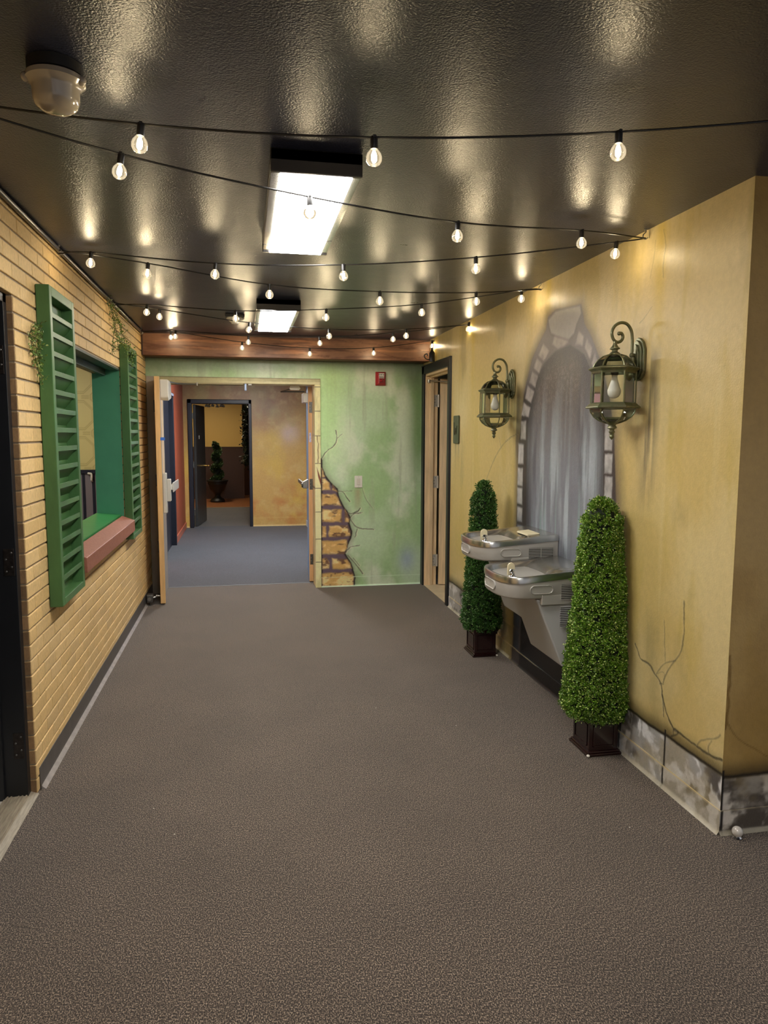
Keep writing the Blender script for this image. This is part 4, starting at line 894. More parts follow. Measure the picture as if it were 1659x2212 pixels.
# ================================================================== drinking fountains
M_inox = mat('brushed_stainless', (206, 205, 202), .27, 1., bump=.05, bs=300.)
M_panel = mat('warm_grey_panel', (184, 180, 172), .35, .15)
M_ped = mat('light_grey_pedestal', (190, 190, 188), .4, .05)
M_chrome = mat('chrome', (220, 220, 220), .08, 1.)
M_cream = mat('cream_plastic', (238, 226, 188), .4)
M_slot = mat('dark_slot', (18, 17, 16), .7)
def outline(hw=.23, d0=.36, dm=.515, n=22, e=2.7):
    P = [(0, -hw), (.12, -hw), (.24, -hw)]
    for k in range(n+1):
        a = -PI/2+PI*k/n; P.append((d0+(dm-d0)*abs(math.cos(a))**(2/e), hw*math.copysign(abs(math.sin(a))**(2/e), math.sin(a))))
    P += [(.24, hw), (.12, hw), (0, hw)]; return P
def fountain(yc, rim, label, card=False):
    r = empty('drinking_fountain', (XR, yc, rim-.6)); O = outline(); n = len(O)
    X = lambda d, s, z: (XR-.003-d, yc+s, z)
    def rz(d): return rim+.034*max(0., 1-d/.42)
    rings = [(1.0, -.036, 1), (1.0, -.006, 1), (.985, .0, 1), (.935, -.001, 1), (.91, -.006, 1), (.89, -.018, 1), (.85, -.040, 1), (.78, -.058, 1), (.66, -.070, 1), (.5, -.077, 1), (.3, -.081, 1), (.06, -.083, 1)]
    V = []; c0 = (.275, 0)
    for sc, dz, _ in rings:
        for d, s in O:
            dd = c0[0]+(d-c0[0])*sc; ss = s*sc
            if sc < .99: dd = max(dd, .0)
            mask = 1. if dz > -.003 else float(np.clip((dd-.17-.25*ss*ss)/.09, 0, 1)**1.2)
            base = rz(dd); V.append(X(dd, ss, base+(dz*mask if sc < .95 else dz)))
    Fc = []
    for q in range(len(rings)-1):
        for k in range(n): Fc.append((q*n+k, q*n+(k+1) % n, (q+1)*n+(k+1) % n, (q+1)*n+k))
    Fc.append(tuple(range((len(rings)-1)*n, len(rings)*n)))
    m = MB(); m.add(V, Fc); top = m.build('basin', M_inox, r, smooth=50)
    dr = MB(); z = rim-.077
    dr.lathe([(.016, 0), (.018, .002), (.010, .003)], X(.33, 0, z), 16); dr.build('drain', M_dmetal, top, smooth=True)
    # grey shroud under the rim
    Oi = outline(.226, .355, .510)
    zb = rim-.122
    m = MB(); V = []
    for dz, ins in ((0, 0), (.0, 0)): pass
    lv = [(rim-.034, 0.), (zb+.012, 0.), (zb+.004, .004), (zb, .014)]
    for z, ins in lv:
        for d, s in Oi: V.append(X(max(0, d-ins*(d > .3)), s*(1-ins/.23), z+(.034*max(0., 1-d/.42) if z == lv[0][0] else 0)))
    Fc = []
    for q in range(len(lv)-1):
        for k in range(n): Fc.append((q*n+k, q*n+(k+1) % n, (q+1)*n+(k+1) % n, (q+1)*n+k))
    Fc.append(tuple(range(n))[::-1]); Fc.append(tuple(range((len(lv)-1)*n, len(lv)*n)))
    sh_ = m.add(V, Fc).build('shroud', M_panel, r, smooth=50)
    # side skirt at the wall end (taller than the shroud)
    MB().box(XR-.30, XR-.003, yc-.2295, yc+.2295, rim-.155, rim-.10).build('skirt', M_panel, r, bev=.004)
    # push pads
    cum = [0]
    for k in range(1, n): cum.append(cum[-1]+math.hypot(Oi[k][0]-Oi[k-1][0], Oi[k][1]-Oi[k-1][1]))
    def along(a, off):
        k = max(i for i in range(n-1) if cum[i] <= a); f = (a-cum[k])/(cum[k+1]-cum[k])
        (d0, s0), (d1, s1) = Oi[k], Oi[k+1]; tx, ty = d1-d0, s1-s0; L = math.hypot(tx, ty)
        k2 = min(k+1, n-2); return d0+tx*f+ty/L*off, s0+ty*f-tx/L*off
    def pad(a0, a1, z0, z1, off=.006):
        rr = (z1-z0)/2; N_ = 14; poly = []
        for k in range(N_+1): t = -PI/2+PI*k/N_; poly.append((a1-rr+rr*math.cos(t), (z0+z1)/2+rr*math.sin(t)))
        for k in range(N_+1): t = PI/2+PI*k/N_; poly.append((a0+rr+rr*math.cos(t), (z0+z1)/2+rr*math.sin(t)))
        m = MB(); rgs = [(1.0, -.003), (1.0, off), (.93, off+.002), (.86, off), (.84, off-.003), (.0, off-.003)]; V = []; ac, zc = (a0+a1)/2, (z0+z1)/2
        for sc, of in rgs:
            for a, z in poly:
                sa = ac+(a-ac)*(1-(1-sc)*rr*2/(a1-a0) if sc > 0 else .0); sz = zc+(z-zc)*sc
                d, s = along(sa, of); V.append(X(d, s, sz))
        L_ = len(poly); Fc = [(q*L_+k, q*L_+(k+1) % L_, (q+1)*L_+(k+1) % L_, (q+1)*L_+k) for q in range(len(rgs)-1) for k in range(L_)]
        m.add(V, Fc); m.build('push_pad', M_panel, r, smooth=50)
    T = cum[-1]
    pad(.235, .365, rim-.092, rim-.045); pad(T/2-.085, T/2+.085, rim-.094, rim-.042); pad(T-.365, T-.235, rim-.092, rim-.045)
    # vent grille on both sides
    for sd in (-1, 1):
        yy = yc+sd*.2295
        b = MB().box(XR-.19, XR-.035, yy, yy+sd*.0012, rim-.125, rim-.045).build('vent_grille', M_slot, r)  # flat black plate stands in for the shaded recess behind the slats
        g = MB()
        for k in range(9): zz = rim-.125+k*.0095; g.box(XR-.192, XR-.033, yy, yy+sd*.003, zz-.0022, zz+.0022)
        g.box(XR-.115, XR-.111, yy, yy+sd*.003, rim-.125, rim-.045); g.build('slat', M_panel, b)
    # pedestal
    zt_, zb_ = rim-.13, rim-.505
    pd = MB().hexa([(1.685, yc-.222, zb_), (XR-.003, yc-.228, zb_), (XR-.003, yc+.228, zb_), (1.685, yc+.222, zb_)],
                   [(1.535, yc-.200, zt_), (XR-.003, yc-.228, zt_), (XR-.003, yc+.228, zt_), (1.535, yc+.200, zt_)]).build('pedestal', M_ped, r, bev=.008)
    g = MB(); yy = yc-.2275; b = MB().box(XR-.19, XR-.035, yy-.0012, yy+.004, rim-.278, rim-.168).build('vent_grille', M_slot, r)  # flat black plate again in place of a shaded vent recess
    for k in range(12): zz = rim-.278+k*.0100; g.box(XR-.192, XR-.033, yy-.003, yy+.004, zz-.0024, zz+.0024)
    g.build('slat', M_ped, b)
    # bubbler, near the front left of the basin as one drinks
    bd, bs = .435, -.125
    MB().lathe([(.026, -.010), (.026, .002), (.018, .006), (.013, .012), (.012, .030), (.016, .036), (.008, .044)], X(bd, bs-.016, rim-.012), 18).build('bubbler', M_chrome, r, smooth=True)
    m = MB(); pr_ = []
    for k in range(13): t = PI*k/12; pr_.append((.021*math.cos(t), rim+.042+.021*math.sin(t)))
    pr_ += [(-.021, rim-.006), (.021, rim-.006)]
    m.prism([(XR-bd+p[0], p[1]) for p in pr_], 'y', yc+bs+.004, yc+bs+.014); m.build('mouth_guard', M_cream, r, smooth=30, bev=.002)
    if card:
        MB().hexa([X(.17, -.16, rim+.017), X(.09, -.16, rim+.026), X(.09, .02, rim+.026), X(.17, .02, rim+.017)], [X(.17, -.16, rim+.028), X(.09, -.16, rim+.036), X(.09, .02, rim+.036), X(.17, .02, rim+.028)]).build('cover_plate', M_cream, r, bev=.004)
    tag(r, label, 'drinking fountain', 'bi-level drinking fountains'); return r
fountain(4.272, .967, 'higher stainless drinking fountain with a pale plate on top, behind the lower one', True)
fountain(3.808, .842, 'lower stainless drinking fountain next to the nearer topiary')
# ================================================================== lanterns
M_verd = mat('verdigris_bronze', (134, 128, 102), .32, .55, col2=(98, 110, 78), vs=30., bump=.2, bs=90.)
M_pane = glass('lantern_glass', (.93, .95, .91), .9, .04)
M_dome = glass('smoky_dome_glass', (.62, .64, .56), 2., .08)
M_ledw = mat('white_bulb_glass', (236, 232, 226), .22)
def lantern(cx, cy, label):
    r = empty('wall_lantern', (XR, cy, 1.95)); n = 6; rot = PI*240/180-PI/6
    def hx(R, z, k, c=(cx, cy)): a = rot+2*PI*k/6; return (c[0]+R*math.cos(a), c[1]+R*math.sin(a), z)
    # back plate
    pl = [(-.046, 1.88), (-.056, 1.90), (-.056, 2.00), (-.046, 2.02), (-.04, 2.035), (-.018, 2.052), (0, 2.058), (.018, 2.052), (.04, 2.035), (.046, 2.02), (.056, 2.00), (.056, 1.90), (.046, 1.88), (.03, 1.862), (0, 1.855), (-.03, 1.862)]
    m = MB(); m.prism([(y+cy, z) for y, z in pl], 'x', XR-.003, XR-.016)
    m.prism([(y*.78+cy, 1.957+(z-1.957)*.88) for y, z in pl], 'x', XR-.015, XR-.024); m.prism([(y*.5+cy, 1.957+(z-1.957)*.7) for y, z in pl], 'x', XR-.023, XR-.031)
    m.build('back_plate', M_verd, r, bev=.003)
    MB().sphere((XR-.04, cy, 1.88), .028, 14, 10).tube([(XR-.04, cy, 1.88), (XR-.04, cy, 1.965)], .014, 10).build('bracket_knuckle', M_verd, r, smooth=True)
    # arm
    xs = XR-.045
    A = [(xs, 1.975), (xs, 2.02), (xs-.001, 2.055), (xs-.008, 2.09), (xs-.03, 2.118), (xs-.062, 2.124), (xs-.092, 2.108), (xs-.106, 2.078), (xs-.098, 2.048), (xs-.078, 2.034), (xs-.058, 2.040), (xs-.049, 2.058), (xs-.056, 2.074), (xs-.069, 2.076)]
    m = MB().tube(cat([(x, cy, z) for x, z in A], 7), .0072, 12).sphere((xs-.069, cy, 2.074), .0095, 12, 8).sphere((xs, cy, 1.975), .0125, 12, 8).tube([(xs, cy, 1.975), (XR-.028, cy, 1.975)], .009, 10)
    m.build('scroll_arm', M_verd, r, smooth=True)
    MB().lathe([(.008, 2.036), (.009, 2.026), (.014, 2.014), (.0235, 2.006), (.0235, 2.002), (.014, 1.998), (.013, 1.990), (.022, 1.984), (.030, 1.975), (.018, 1.970)], (cx, cy, 0), 20).build('top_finial', M_verd, r, smooth=True)
    # dome: ribs + glass
    prof = [(.026, 1.976), (.052, 1.968), (.074, 1.952), (.089, 1.932), (.097, 1.914)]
    m = MB()
    for k in range(6): m.tube([hx(R, z, k) for R, z in prof], .0038, 6)
    m.build('dome_rib', M_verd, r, smooth=True)
    V = [hx(R, z, k) for R, z in prof for k in range(6)]; Fc = [(q*6+k, q*6+(k+1) % 6, (q+1)*6+(k+1) % 6, (q+1)*6+k) for q in range(4) for k in range(6)]
    MB().add(V, Fc).build('dome_glass', M_dome, r)
    # rims (hexagonal rings)
    def ring(name, pr):
        V = [hx(R, z, k) for R, z in pr for k in range(6)]; L_ = len(pr)
        Fc = [(q*6+k, q*6+(k+1) % 6, ((q+1) % L_)*6+(k+1) % 6, ((q+1) % L_)*6+k) for q in range(L_) for k in range(6)]
        MB().add(V, Fc).build(name, M_verd, r)
    ring('upper_rim', [(.096, 1.920), (.115, 1.913), (.119, 1.910), (.116, 1.907), (.104, 1.898), (.100, 1.888), (.088, 1.888), (.088, 1.920)])
    ring('lower_rim', [(.098, 1.752), (.106, 1.748), (.124, 1.733), (.126, 1.728), (.122, 1.724), (.092, 1.722), (.084, 1.752)])
    for k in range(6): MB().tube([hx(.1, 1.893, k), hx(.101, 1.75, k)], .0043, 6).build('corner_post', M_verd, r)
    g = MB()
    for k in range(6): a, b, c, d = hx(.094, 1.752, k), hx(.094, 1.752, k+1), hx(.093, 1.892, k+1), hx(.093, 1.892, k); g.add([a, b, c, d], [(0, 1, 2, 3)])
    g.build('glass_pane', M_pane, r)
    prof = [(.104, 1.722), (.100, 1.706), (.086, 1.686), (.062, 1.668), (.034, 1.657), (.016, 1.652)]
    m = MB()
    for k in range(6): m.tube([hx(R, z, k) for R, z in prof], .0036, 6)
    m.build('bowl_rib', M_verd, r, smooth=True)
    V = [hx(R-.003, z, k) for R, z in prof for k in range(6)]; Fc = [(q*6+k, q*6+(k+1) % 6, (q+1)*6+(k+1) % 6, (q+1)*6+k) for q in range(5) for k in range(6)]
    MB().add(V, Fc).build('bowl_glass', M_pane, r)
    MB().lathe([(.030, 1.664), (.024, 1.652), (.016, 1.646), (.022, 1.638), (.023, 1.632), (.012, 1.626), (.011, 1.620), (.016, 1.614), (.010, 1.606), (.009, 1.598), (.012, 1.592), (.008, 1.584), (.002, 1.577)], (cx, cy, 0), 18).build('bottom_finial', M_verd, r, smooth=True)
    b = MB().lathe([(.013, 1.884), (.0135, 1.866), (.016, 1.855), (.024, 1.830), (.0282, 1.817), (.0305, 1.813), (.031, 1.803), (.0285, 1.790), (.021, 1.779), (.010, 1.773), (.001, 1.7715)], (cx+.004, cy, 0), 24).build('bulb', M_ledw, r, smooth=True)
    MB().lathe([(.016, 1.915), (.018, 1.885), (.014, 1.88)], (cx+.004, cy, 0), 16).build('socket', M_dmetal, r, smooth=True)
    return tag(r, label, 'lantern', 'wall lanterns')
LN = lantern(1.722, 3.2, 'nearer bronze wall lantern with an unlit white bulb, right of the painted arch')
L2 = copy_tree(LN); L2.location.y += 1.665; L2.location.z -= .004; L2['label'] = 'farther bronze wall lantern with an unlit white bulb, left of the painted arch'
# ================================================================== ceiling lights
M_lens = emis('lit_diffuser', (1., .975, .94), 23.)
M_house = mat('dark_housing_paint', (42, 39, 38), .35)
def clight(dy, label, z=2.545, dx=0., strength=None):
    r = empty('ceiling_light', (.258, 3.09, z)); s = .102+dx; e = .412+dx
    x0, x1, y0, y1 = .102, .412, 2.535, 3.645
    MB().box(x0, x1, y0, y0+.018, 2.468, 2.544).box(x0, x1, y1-.018, y1, 2.468, 2.544).box(x0, x1, y0, y1, 2.505, 2.544).build('housing', M_house, r, bev=.003)
    MB().box(x0+.003, x0+.032, y0+.018, y1-.018, 2.474, 2.507).box(x1-.032, x1-.003, y0+.018, y1-.018, 2.474, 2.507).build('side_lens', mat('dim_frosted_side', (92, 88, 80), .2, coat=.5), r)
    MB().box(x0+.032, x1-.032, y0+.019, y1-.019, 2.466, 2.508).build('diffuser', M_lens, r)
    tag(r, label, 'ceiling light', 'ceiling light panels'); return r
CL = clight(0, 'larger lit rectangular ceiling light, nearest the camera')
for dy, lb, dx, dz in ((2.74, 'smaller-looking lit rectangular ceiling light just in front of the wooden beam', 0, 0), (-2.74, 'lit rectangular ceiling light directly above the viewer', 0, 0)):
    c = copy_tree(CL); c.location.y += dy; c['label'] = lb
def unseen_roomlight(x, y, z, w, l, s, col, label):  # out-of-view panel, added to light a neighbouring room
    r = empty('ceiling_light', (x, y, z)); MB().box(x-w/2-.03, x+w/2+.03, y-l/2-.03, y+l/2+.03, z-.04, z-.001).build('housing', M_white, r)
    MB().box(x-w/2, x+w/2, y-l/2, y+l/2, z-.045, z-.038).build('diffuser', emis('diffuser_%d' % int(y*10), col, s), r)
    return tag(r, label, 'ceiling light')
unseen_roomlight(.15, 9.9, 2.6, .5, 1.1, 34., (1., .97, .93), 'unseen ceiling panel added to light the blue-carpeted room past the double door')
unseen_roomlight(-2.1, 6.9, 2.6, .5, 1.1, 8., (1., .95, .84), 'unseen ceiling panel added to light the yellow-papered room behind the serving window')
unseen_roomlight(-.9, 16.6, 2.6, .4, .5, 24., (1., .86, .62), 'unseen ceiling panel added to light the dim room beyond the far black doorway')
# ================================================================== string lights
M_fil = emis('glowing_filament', (1., .83, .56), 115.)
M_bulb = bulbglass('glowing_bulb_glass', (1., .96, .86), 2.2, (1., .84, .58), .10)  # clear glass given a faint warm emission to imitate bloom round the filament
HK = {'L0': (-.90, 2.26), 'L1': (-.905, 4.03), 'L2': (-.905, 5.53), 'L3': (-.905, 7.02), 'R0': (1.84, 1.81), 'R1': (1.84, 3.17), 'R2': (1.84, 4.38), 'R3': (1.84, 5.88), 'R4': (1.84, 7.03)}
def planepix(px, py, a, b):
    """pixel -> point in the vertical plane through hooks a and b"""
    d = cw+(px-829.5)/F*cr-(py-1106)/F*cu; ax, ay = HK[a]; bx, by = HK[b]; nx, ny = by-ay, -(bx-ax)
    t = (ax*nx+ay*ny)/(d[0]*nx+d[1]*ny); return np.array([0, 0, HC])+d*t
SPAN = [('R0', 'L0', [(1337,285,1335,326), (808,297,808,333), (305,268,300,301)], 'nearest string of lit globe bulbs, running straight across the ceiling'),
        ('L0', 'R1', [(262,333,257,358), (669,425,669,449), (989,480,988,499), (1257,498,1256,523)], 'second nearest string of lit globe bulbs, slanting across the big ceiling light'),
        ('R1', 'L1', [(1332,523,1329,538), (1028,556,1028,576), (742,572,742,592), (466,569,464,584), (197,545,195,561)], 'string of lit globe bulbs just behind the big ceiling light'),
        ('L1', 'R2', [(320,569,317,587), (582,615,582,629), (821,630,820,644), (1029,632,1029,646)], 'third string of lit globe bulbs from the near end, ending over the painted arch'),
        ('R2', 'L2', [(1127,627,1126,640), (911,657,911,671), (705,668,704,682), (508,671,509,683), (318,658,316,671)], 'string of lit globe bulbs just in front of the smaller ceiling light'),
        ('L2', 'R3', [(345,668,344,680), (539,697,537,708), (711,711,711,722), (878,711,877,722)], 'string of lit globe bulbs crossing below the smaller ceiling light'),
        ('R3', 'L3', [(1013,697,1012,708), (849,719,849,730), (690,728,691,739), (537,726,536,737), (380,714,378,723)], 'higher of two strings of lit globe bulbs in front of the beam'),
        ('L3', 'R4', [(369,716,369,724), (523,739,523,748), (669,752,669,761), (807,751,807,760), (934,736,933,745)], 'lowest string of lit globe bulbs, hanging in front of the beam')]
def cable(a, b, tops):
    A = (HK[a][0], HK[a][1], 2.522); B = (HK[b][0], HK[b][1], 2.505 if b != 'L3' else 2.52)
    if a[0] == 'R': A = (A[0], A[1], 2.505)
    pts = [A]+tops+[B]; pts.sort(key=lambda p: p[0]); c = cat(pts, 10); return c
bulb0 = None
for a, b, bl, lb in SPAN:
    hx, hy = HK[a]; r = empty('string_light', (hx, hy, 2.51)); tops = []
    for (tx, ty, bx, by) in bl:
        t = planepix(tx, ty, a, b); tops.append(tuple(t+np.array([0, 0, 0])))
    MB().tube(cable(a, b, tops), .0032, 7).build('cord', M_wire, r, smooth=True)
    for (tx, ty, bx, by), T in zip(bl, tops):
        cb = planepix(bx, by, a, b); tilt = Vector((cb-np.array(T)).tolist()); L_ = max(.052, min(.07, tilt.length)); dv = Vector((tilt.x*.6, tilt.y*.6, -abs(tilt.z))).normalized()
        q = dv.rotation_difference(Vector((0, 0, -1))).inverted(); Mx = Matrix.Translation(Vector(T)) @ q.to_matrix().to_4x4()
        if bulb0 is None:
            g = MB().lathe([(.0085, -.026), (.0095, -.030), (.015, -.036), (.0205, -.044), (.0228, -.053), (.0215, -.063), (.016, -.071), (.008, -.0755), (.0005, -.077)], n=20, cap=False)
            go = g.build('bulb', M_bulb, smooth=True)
            f = MB().lathe([(.002, -.036), (.0055, -.040), (.0075, -.048), (.0075, -.060), (.004, -.066), (.001, -.067)], n=10); fo = f.build('filament', M_fil, smooth=True)
            s = MB().lathe([(.004, .004), (.0095, .002), (.0105, -.004), (.0105, -.026), (.0098, -.031), (.008, -.031)], n=14).box(-.004, .004, -.012, .012, -.003, .0035); so = s.build('socket', M_wire, smooth=True)
            bulb0 = (go, fo, so)
            G_o, F_o, S_o = go, fo, so
        else:
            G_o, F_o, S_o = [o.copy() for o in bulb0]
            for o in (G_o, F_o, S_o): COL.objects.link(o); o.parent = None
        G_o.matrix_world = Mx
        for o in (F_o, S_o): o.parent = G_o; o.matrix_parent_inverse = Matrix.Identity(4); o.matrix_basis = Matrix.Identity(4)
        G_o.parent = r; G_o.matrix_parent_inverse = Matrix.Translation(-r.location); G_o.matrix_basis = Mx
    tag(r, lb, 'string lights', 'strings of globe bulbs under the ceiling')
# screw hooks holding the strings
for k, (nm, (x, y)) in enumerate(sorted(HK.items())):
    if nm in ('L0', 'R0'): continue
    s = 1 if nm[0] == 'L' else -1; z = 2.512
    h = MB().tube(cat([(x+s*.0, y, ZC), (x, y, z+.02), (x+s*.012, y, z+.008), (x+s*.012, y, z-.008), (x, y, z-.012), (x-s*.010, y, z-.004)], 5), .0028, 7).lathe([(.008, ZC-.004), (.008, ZC)], (x, y, 0), 10)
    side = 'brick wall' if nm[0] == 'L' else 'yellow painted wall'; pos = {'1': 'nearest visible', '2': 'second', '3': 'third', '4': 'farthest'}[nm[1]]
    if nm == 'L3': pos = 'farthest'
    tag(h.build('screw_hook', M_metal, smooth=True), '%s small metal ceiling hook along the %s, holding string lights' % (pos, side), 'hook', 'hooks holding the string lights')
# ================================================================== detectors, alarm, switch, sign
sd = empty('smoke_detector', (-.46, 2.09, ZC)); cx, cy = -.462, 2.10
MB().lathe([(.068, ZC-.001), (.068, ZC-.028), (.060, ZC-.032)], (cx, cy, 0), 32).build('base', mat('black_base', (20, 18, 17), .5), sd, smooth=True)
M_bei = mat('smoky_beige_plastic', (150, 141, 128), .16, coat=.6)
MB().lathe([(.058, ZC-.028), (.072, ZC-.034), (.073, ZC-.046), (.062, ZC-.056), (.058, ZC-.064), (.057, ZC-.090), (.050, ZC-.106), (.034, ZC-.116), (.012, ZC-.120), (.001, ZC-.1205)], (cx, cy, 0), 36).build('cover', M_bei, sd, smooth=True)
m = MB()
for a in (3.4, 6.0, 1.2): m.sphere((cx+.070*math.cos(a), cy+.070*math.sin(a), ZC-.044), .012, 12, 8)
m.build('mounting_lug', M_bei, sd, smooth=True)
tag(sd, 'large smoky beige dome detector on the ceiling above the brick wall', 'smoke detector')
s2_ = empty('smoke_detector', (-.06, 6.05, ZC)); cx, cy = -.055, 6.05
MB().box(cx-.075, cx+.075, cy-.07, cy+.07, ZC-.022, ZC).build('base', mat('dark_plate', (40, 38, 36), .5), s2_, bev=.004)
MB().lathe([(.066, ZC-.020), (.068, ZC-.032), (.05, ZC-.044), (.03, ZC-.060), (.027, ZC-.068), (.001, ZC-.069)], (cx, cy, 0), 28).build('cover', M_white, s2_, smooth=True)
tag(s2_, 'small white smoke detector on the ceiling left of the smaller ceiling light', 'smoke detector')
# fire alarm
fa = empty('fire_alarm', (1.4, YG, 2.17)); x0, x1, z0, z1 = 1.342, 1.452, 2.098, 2.240
M_red = mat('red_plastic', (166, 30, 40), .35); M_dred = mat('deep_red_plastic', (112, 14, 22), .35)
c = [(x0, YG-.004, z0), (x1, YG-.004, z0), (x1, YG-.004, z1), (x0, YG-.004, z1)]
MB().hexa([(x0, YG-.003, z0), (x1, YG-.003, z0), (x1, YG-.003, z1), (x0, YG-.003, z1)], [(x0, YG-.014, z0), (x1, YG-.014, z0), (x1, YG-.014, z1), (x0, YG-.014, z1)]).hexa(
    [(x0, YG-.013, z0), (x1, YG-.013, z0), (x1, YG-.013, z1), (x0, YG-.013, z1)], [(x0+.026, YG-.045, z0+.018), (x1-.018, YG-.045, z0+.018), (x1-.018, YG-.045, z1-.014), (x0+.026, YG-.045, z1-.014)]).build('housing', M_red, fa, bev=.005)
MB().box(x0+.034, x1-.026, YG-.047, YG-.044, z0+.024, z0+.075).build('recess', M_dred, fa, bev=.002)
MB().sphere((1.396, YG-.046, z0+.05), .016, 16, 8).build('call_point', M_red, fa, smooth=True)
lb_ = MB().box(x0+.032, x1-.024, YG-.047, YG-.0445, z1-.052, z1-.018).box(x0+.032, x1-.024, YG-.047, YG-.0445, z1-.067, z1-.060).build('label_strip', M_white, fa)
m = MB(); m.box(1.385, 1.41, YG-.048, YG-.047, z1-.036, z1-.030)
for sx, bx in ((-1, 1.378), (1, 1.417)): m.add([(bx, YG-.048, z1-.041), (bx, YG-.048, z1-.025), (bx+sx*.012, YG-.048, z1-.033)], [(0, 1, 2)])
m.box(x0+.034, x1-.026, YG-.0478, YG-.047, z1-.059, z1-.053); m.build('printed_mark', M_slot, lb_)
tag(fa, 'small red fire alarm call point high on the green wall', 'fire alarm')
# light switch
sw = empty('light_switch', (1.162, YG, 1.1)); x0, x1, z0, z1 = 1.124, 1.206, 1.043, 1.168
MB().box(x0, x1, YG-.008, YG-.001, z0, z1).build('cover_plate', M_white, sw, bev=.003)
rk = MB().box(x0+.023, x1-.023, YG-.013, YG-.007, z0+.028, z1-.028).build('rocker', mat('ivory_rocker', (214, 208, 192), .35), sw, bev=.003)
m = MB()
for z in (z0+.012, z1-.012): m.lathe([(.003, 0), (.003, -.001)], ((x0+x1)/2, YG-.008, z), 8, 'y')
m.build('screw', M_metal, sw); tag(sw, 'white light switch plate on the green wall', 'light switch')
# sign beside the right doorway, painted over like weathered bronze
ps = empty('door_sign', (XR, 6.21, 1.64)); y0, y1, z0, z1 = 6.125, 6.285, 1.52, 1.765
MB().prism([(y0, z0+.01), (y0+.01, z0), (y1-.01, z0), (y1, z0+.01), (y1, z1-.01), (y1-.01, z1), (y0+.01, z1), (y0, z1-.01)], 'x', XR-.014, XR-.001).build('plate', mat('weathered_green_paint', (92, 92, 68), .4, col2=(48, 66, 46), vs=16., bump=.3, stretch=(1, 1, .5)), ps, bev=.002)
MB().tube(cat([(XR-.014, y1-.03, z1-.06), (XR-.014, y1-.04, z1-.15), (XR-.014, y1-.06, z1-.165), (XR-.014, y1-.075, z1-.11), (XR-.014, y1-.095, z1-.16), (XR-.014, y1-.12, z1-.09)]), .0045, 6).build('raised_mark', mat('dark_relief_paint', (52, 54, 36), .4), ps, smooth=True)
tag(ps, 'small dark green painted-over sign plate beside the right doorway casing', 'sign')
# clear knob on the carpet by the wall corner
kb = empty('door_stop', (1.905, 2.425, 0)); MB().lathe([(.016, 0), (.018, .003), (.012, .010)], (1.908, 2.418, 0), 20).build('base', M_chrome, kb, smooth=True)
MB().sphere((1.908, 2.418, .026), .0215, 24, 16).build('knob', mat('pearly_acrylic', (206, 200, 190), .12, coat=1.), kb, smooth=True)
tag(kb, 'small clear round knob sitting on the carpet at the wall corner', 'knob')
# tiny pale lint specks on the carpet
m = MB()
for px, py in ((1360, 1788), (812, 1530), (985, 1568), (332, 1747), (377, 1803)):
    p = at(px, py, 'z', .002); m.sphere((p[0], p[1], .004), .0028, 6, 4, .6)
ln = m.build('carpet_lint', M_white, smooth=True); ln['kind'] = 'stuff'; tag(ln, 'few tiny pale specks of lint on the brown carpet', 'lint')
# ================================================================== far room: spiral topiary in an urn, ivy, chandelier
YU = 17.4; cxu = at(470, 1060, 'y', YU)[0]; zr_ = at(470, 1036, 'y', YU)[2]; ztp = at(470, 955, 'y', YU)[2]
ur = empty('urn_topiary', (cxu, YU, 0)); H = zr_
MB().lathe([(.16, 0), (.17, .03), (.15, .07), (.08, .11), (.06, .16), (.09, .21), (.17, .30), (.21, .42), (.22, H*.8), (.225, H-.05), (.25, H-.04), (.25, H-.01), (.22, H), (.19, H-.02), (.001, H-.03)], (cxu, YU, 0), 28).build('urn', mat('black_urn', (22, 20, 19), .45), ur, smooth=True)
rg = np.random.RandomState(3); nn = 4200; t = rg.rand(nn); ang = t*2*PI*3.2+PI; hh = ztp-H
w = .05*(1-t)+.03; wr = .115*(1-t*.45); th = rg.rand(nn)*2*PI
cxx = np.where(t > 0, .065*(1-t*.5), 0)
P = np.stack([cxu+cxx*np.cos(ang)+wr*.75*np.cos(th)*rg.uniform(.8, 1, nn), YU+cxx*np.sin(ang)+wr*.75*np.sin(th), H-.02+t*hh+.03*np.sin(th+ang)], 1)
D = np.stack([np.cos(th), np.sin(th), .2+0*th], 1)+rg.normal(size=(nn, 3))*.6; q = rg.rand(nn)[:, None]
f = leaves('foliage', P, D, rg.uniform(.03, .05, nn), np.array(lin((24, 40, 20)))*(1-q)+np.array(lin((86, 108, 62)))*q, ur); f['kind'] = 'stuff'
MB().tube([(cxu+.05*math.cos(k*.9)*(1-k/30), YU+.05*math.sin(k*.9)*(1-k/30), H-.03+(hh-.02)*k/24) for k in range(25)], [.06*(1-k/40) for k in range(25)], 8).build('core', bpy.data.materials['dark_moss_core'], ur, smooth=True)
tag(ur, 'dark spiral topiary in a black pedestal urn, seen through the far doorway', 'topiary')
YI = 16.2
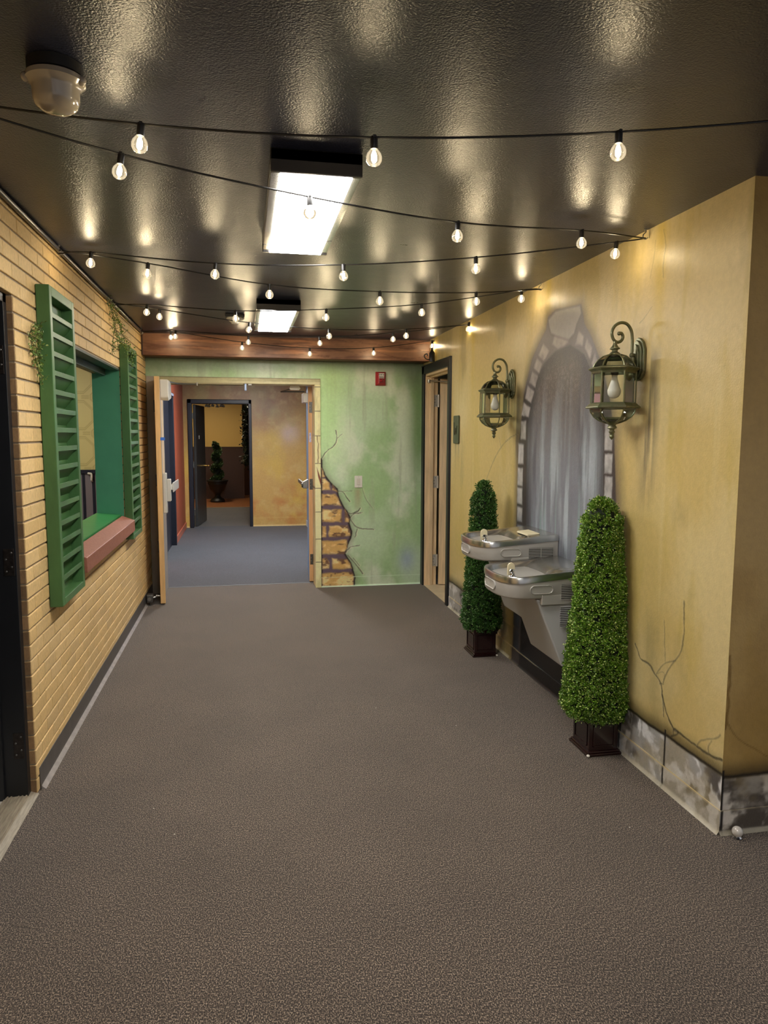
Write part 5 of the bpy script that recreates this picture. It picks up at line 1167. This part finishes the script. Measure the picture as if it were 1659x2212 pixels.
vi = [[tuple(at(px, py, 'y', YI)) for px, py in ((529, 866), (531, 900), (529, 940), (533, 980), (532, 1003))], [tuple(at(px, py, 'y', YI)) for px, py in ((537, 866), (535, 905), (538, 950), (535, 990))],
      [tuple(at(px, py, 'y', YI)) for px, py in ((533, 866), (533, 920), (534, 960), (530, 998))]]
vi = [[(p[0], p[1]+.02*i, 2.598 if j == 0 else p[2]) for j, p in enumerate(l)] for i, l in enumerate(vi)]
vine(vi, 'dark ivy garland hanging at the right side of the far doorway view', 2600, 31, ((10, 18, 10), (26, 38, 22), (84, 96, 70)), .012, .065, (.04, .07), 'hanging_ivy', 'ivy in the far room')
YC_ = 15.2; pc = at(464, 874, 'y', YC_); ch = empty('chandelier', (pc[0], YC_, 2.6)); m = MB().tube([(pc[0], YC_, 2.6), (pc[0], YC_, pc[2]+.05)], .012, 8); cups = []
for k in range(6):
    a = k*PI/3+.3; e = (pc[0]+.17*math.cos(a), YC_+.17*math.sin(a), pc[2]+.0); m.tube(cat([(pc[0], YC_, pc[2]+.06), (pc[0]+.09*math.cos(a), YC_+.09*math.sin(a), pc[2]+.03), e]), .008, 6); cups.append(e)
m.build('arms', M_blackm, ch, smooth=True)
for e in cups: MB().lathe([(.012, 0), (.03, -.02), (.034, -.045), (.028, -.05)], e, 12).build('glass_shade', M_white, ch, smooth=True)
tag(ch, 'small black chandelier with white cups near the top of the far doorway', 'chandelier')
# ================================================================== world and exposure
wd = bpy.data.worlds.new('world'); scene.world = wd; wd.use_nodes = True
bg = wd.node_tree.nodes['Background']; bg.inputs['Color'].default_value = (.95, .95, 1., 1); bg.inputs['Strength'].default_value = .22
scene.view_settings.view_transform = 'Standard'; scene.view_settings.look = 'None'; scene.view_settings.gamma = 1.; scene.view_settings.use_curve_mapping = False
scene.view_settings.exposure = 1.0
cy = scene.cycles
cy.use_denoising = True; cy.max_bounces = 6; cy.use_adaptive_sampling = True; cy.adaptive_threshold = .045; cy.transparent_max_bounces = 24; cy.diffuse_bounces = 3; cy.glossy_bounces = 3; cy.caustics_reflective = False; cy.caustics_refractive = False
cy.sample_clamp_indirect = 6.; cy.sample_clamp_direct = 0.; cy.use_light_tree = True
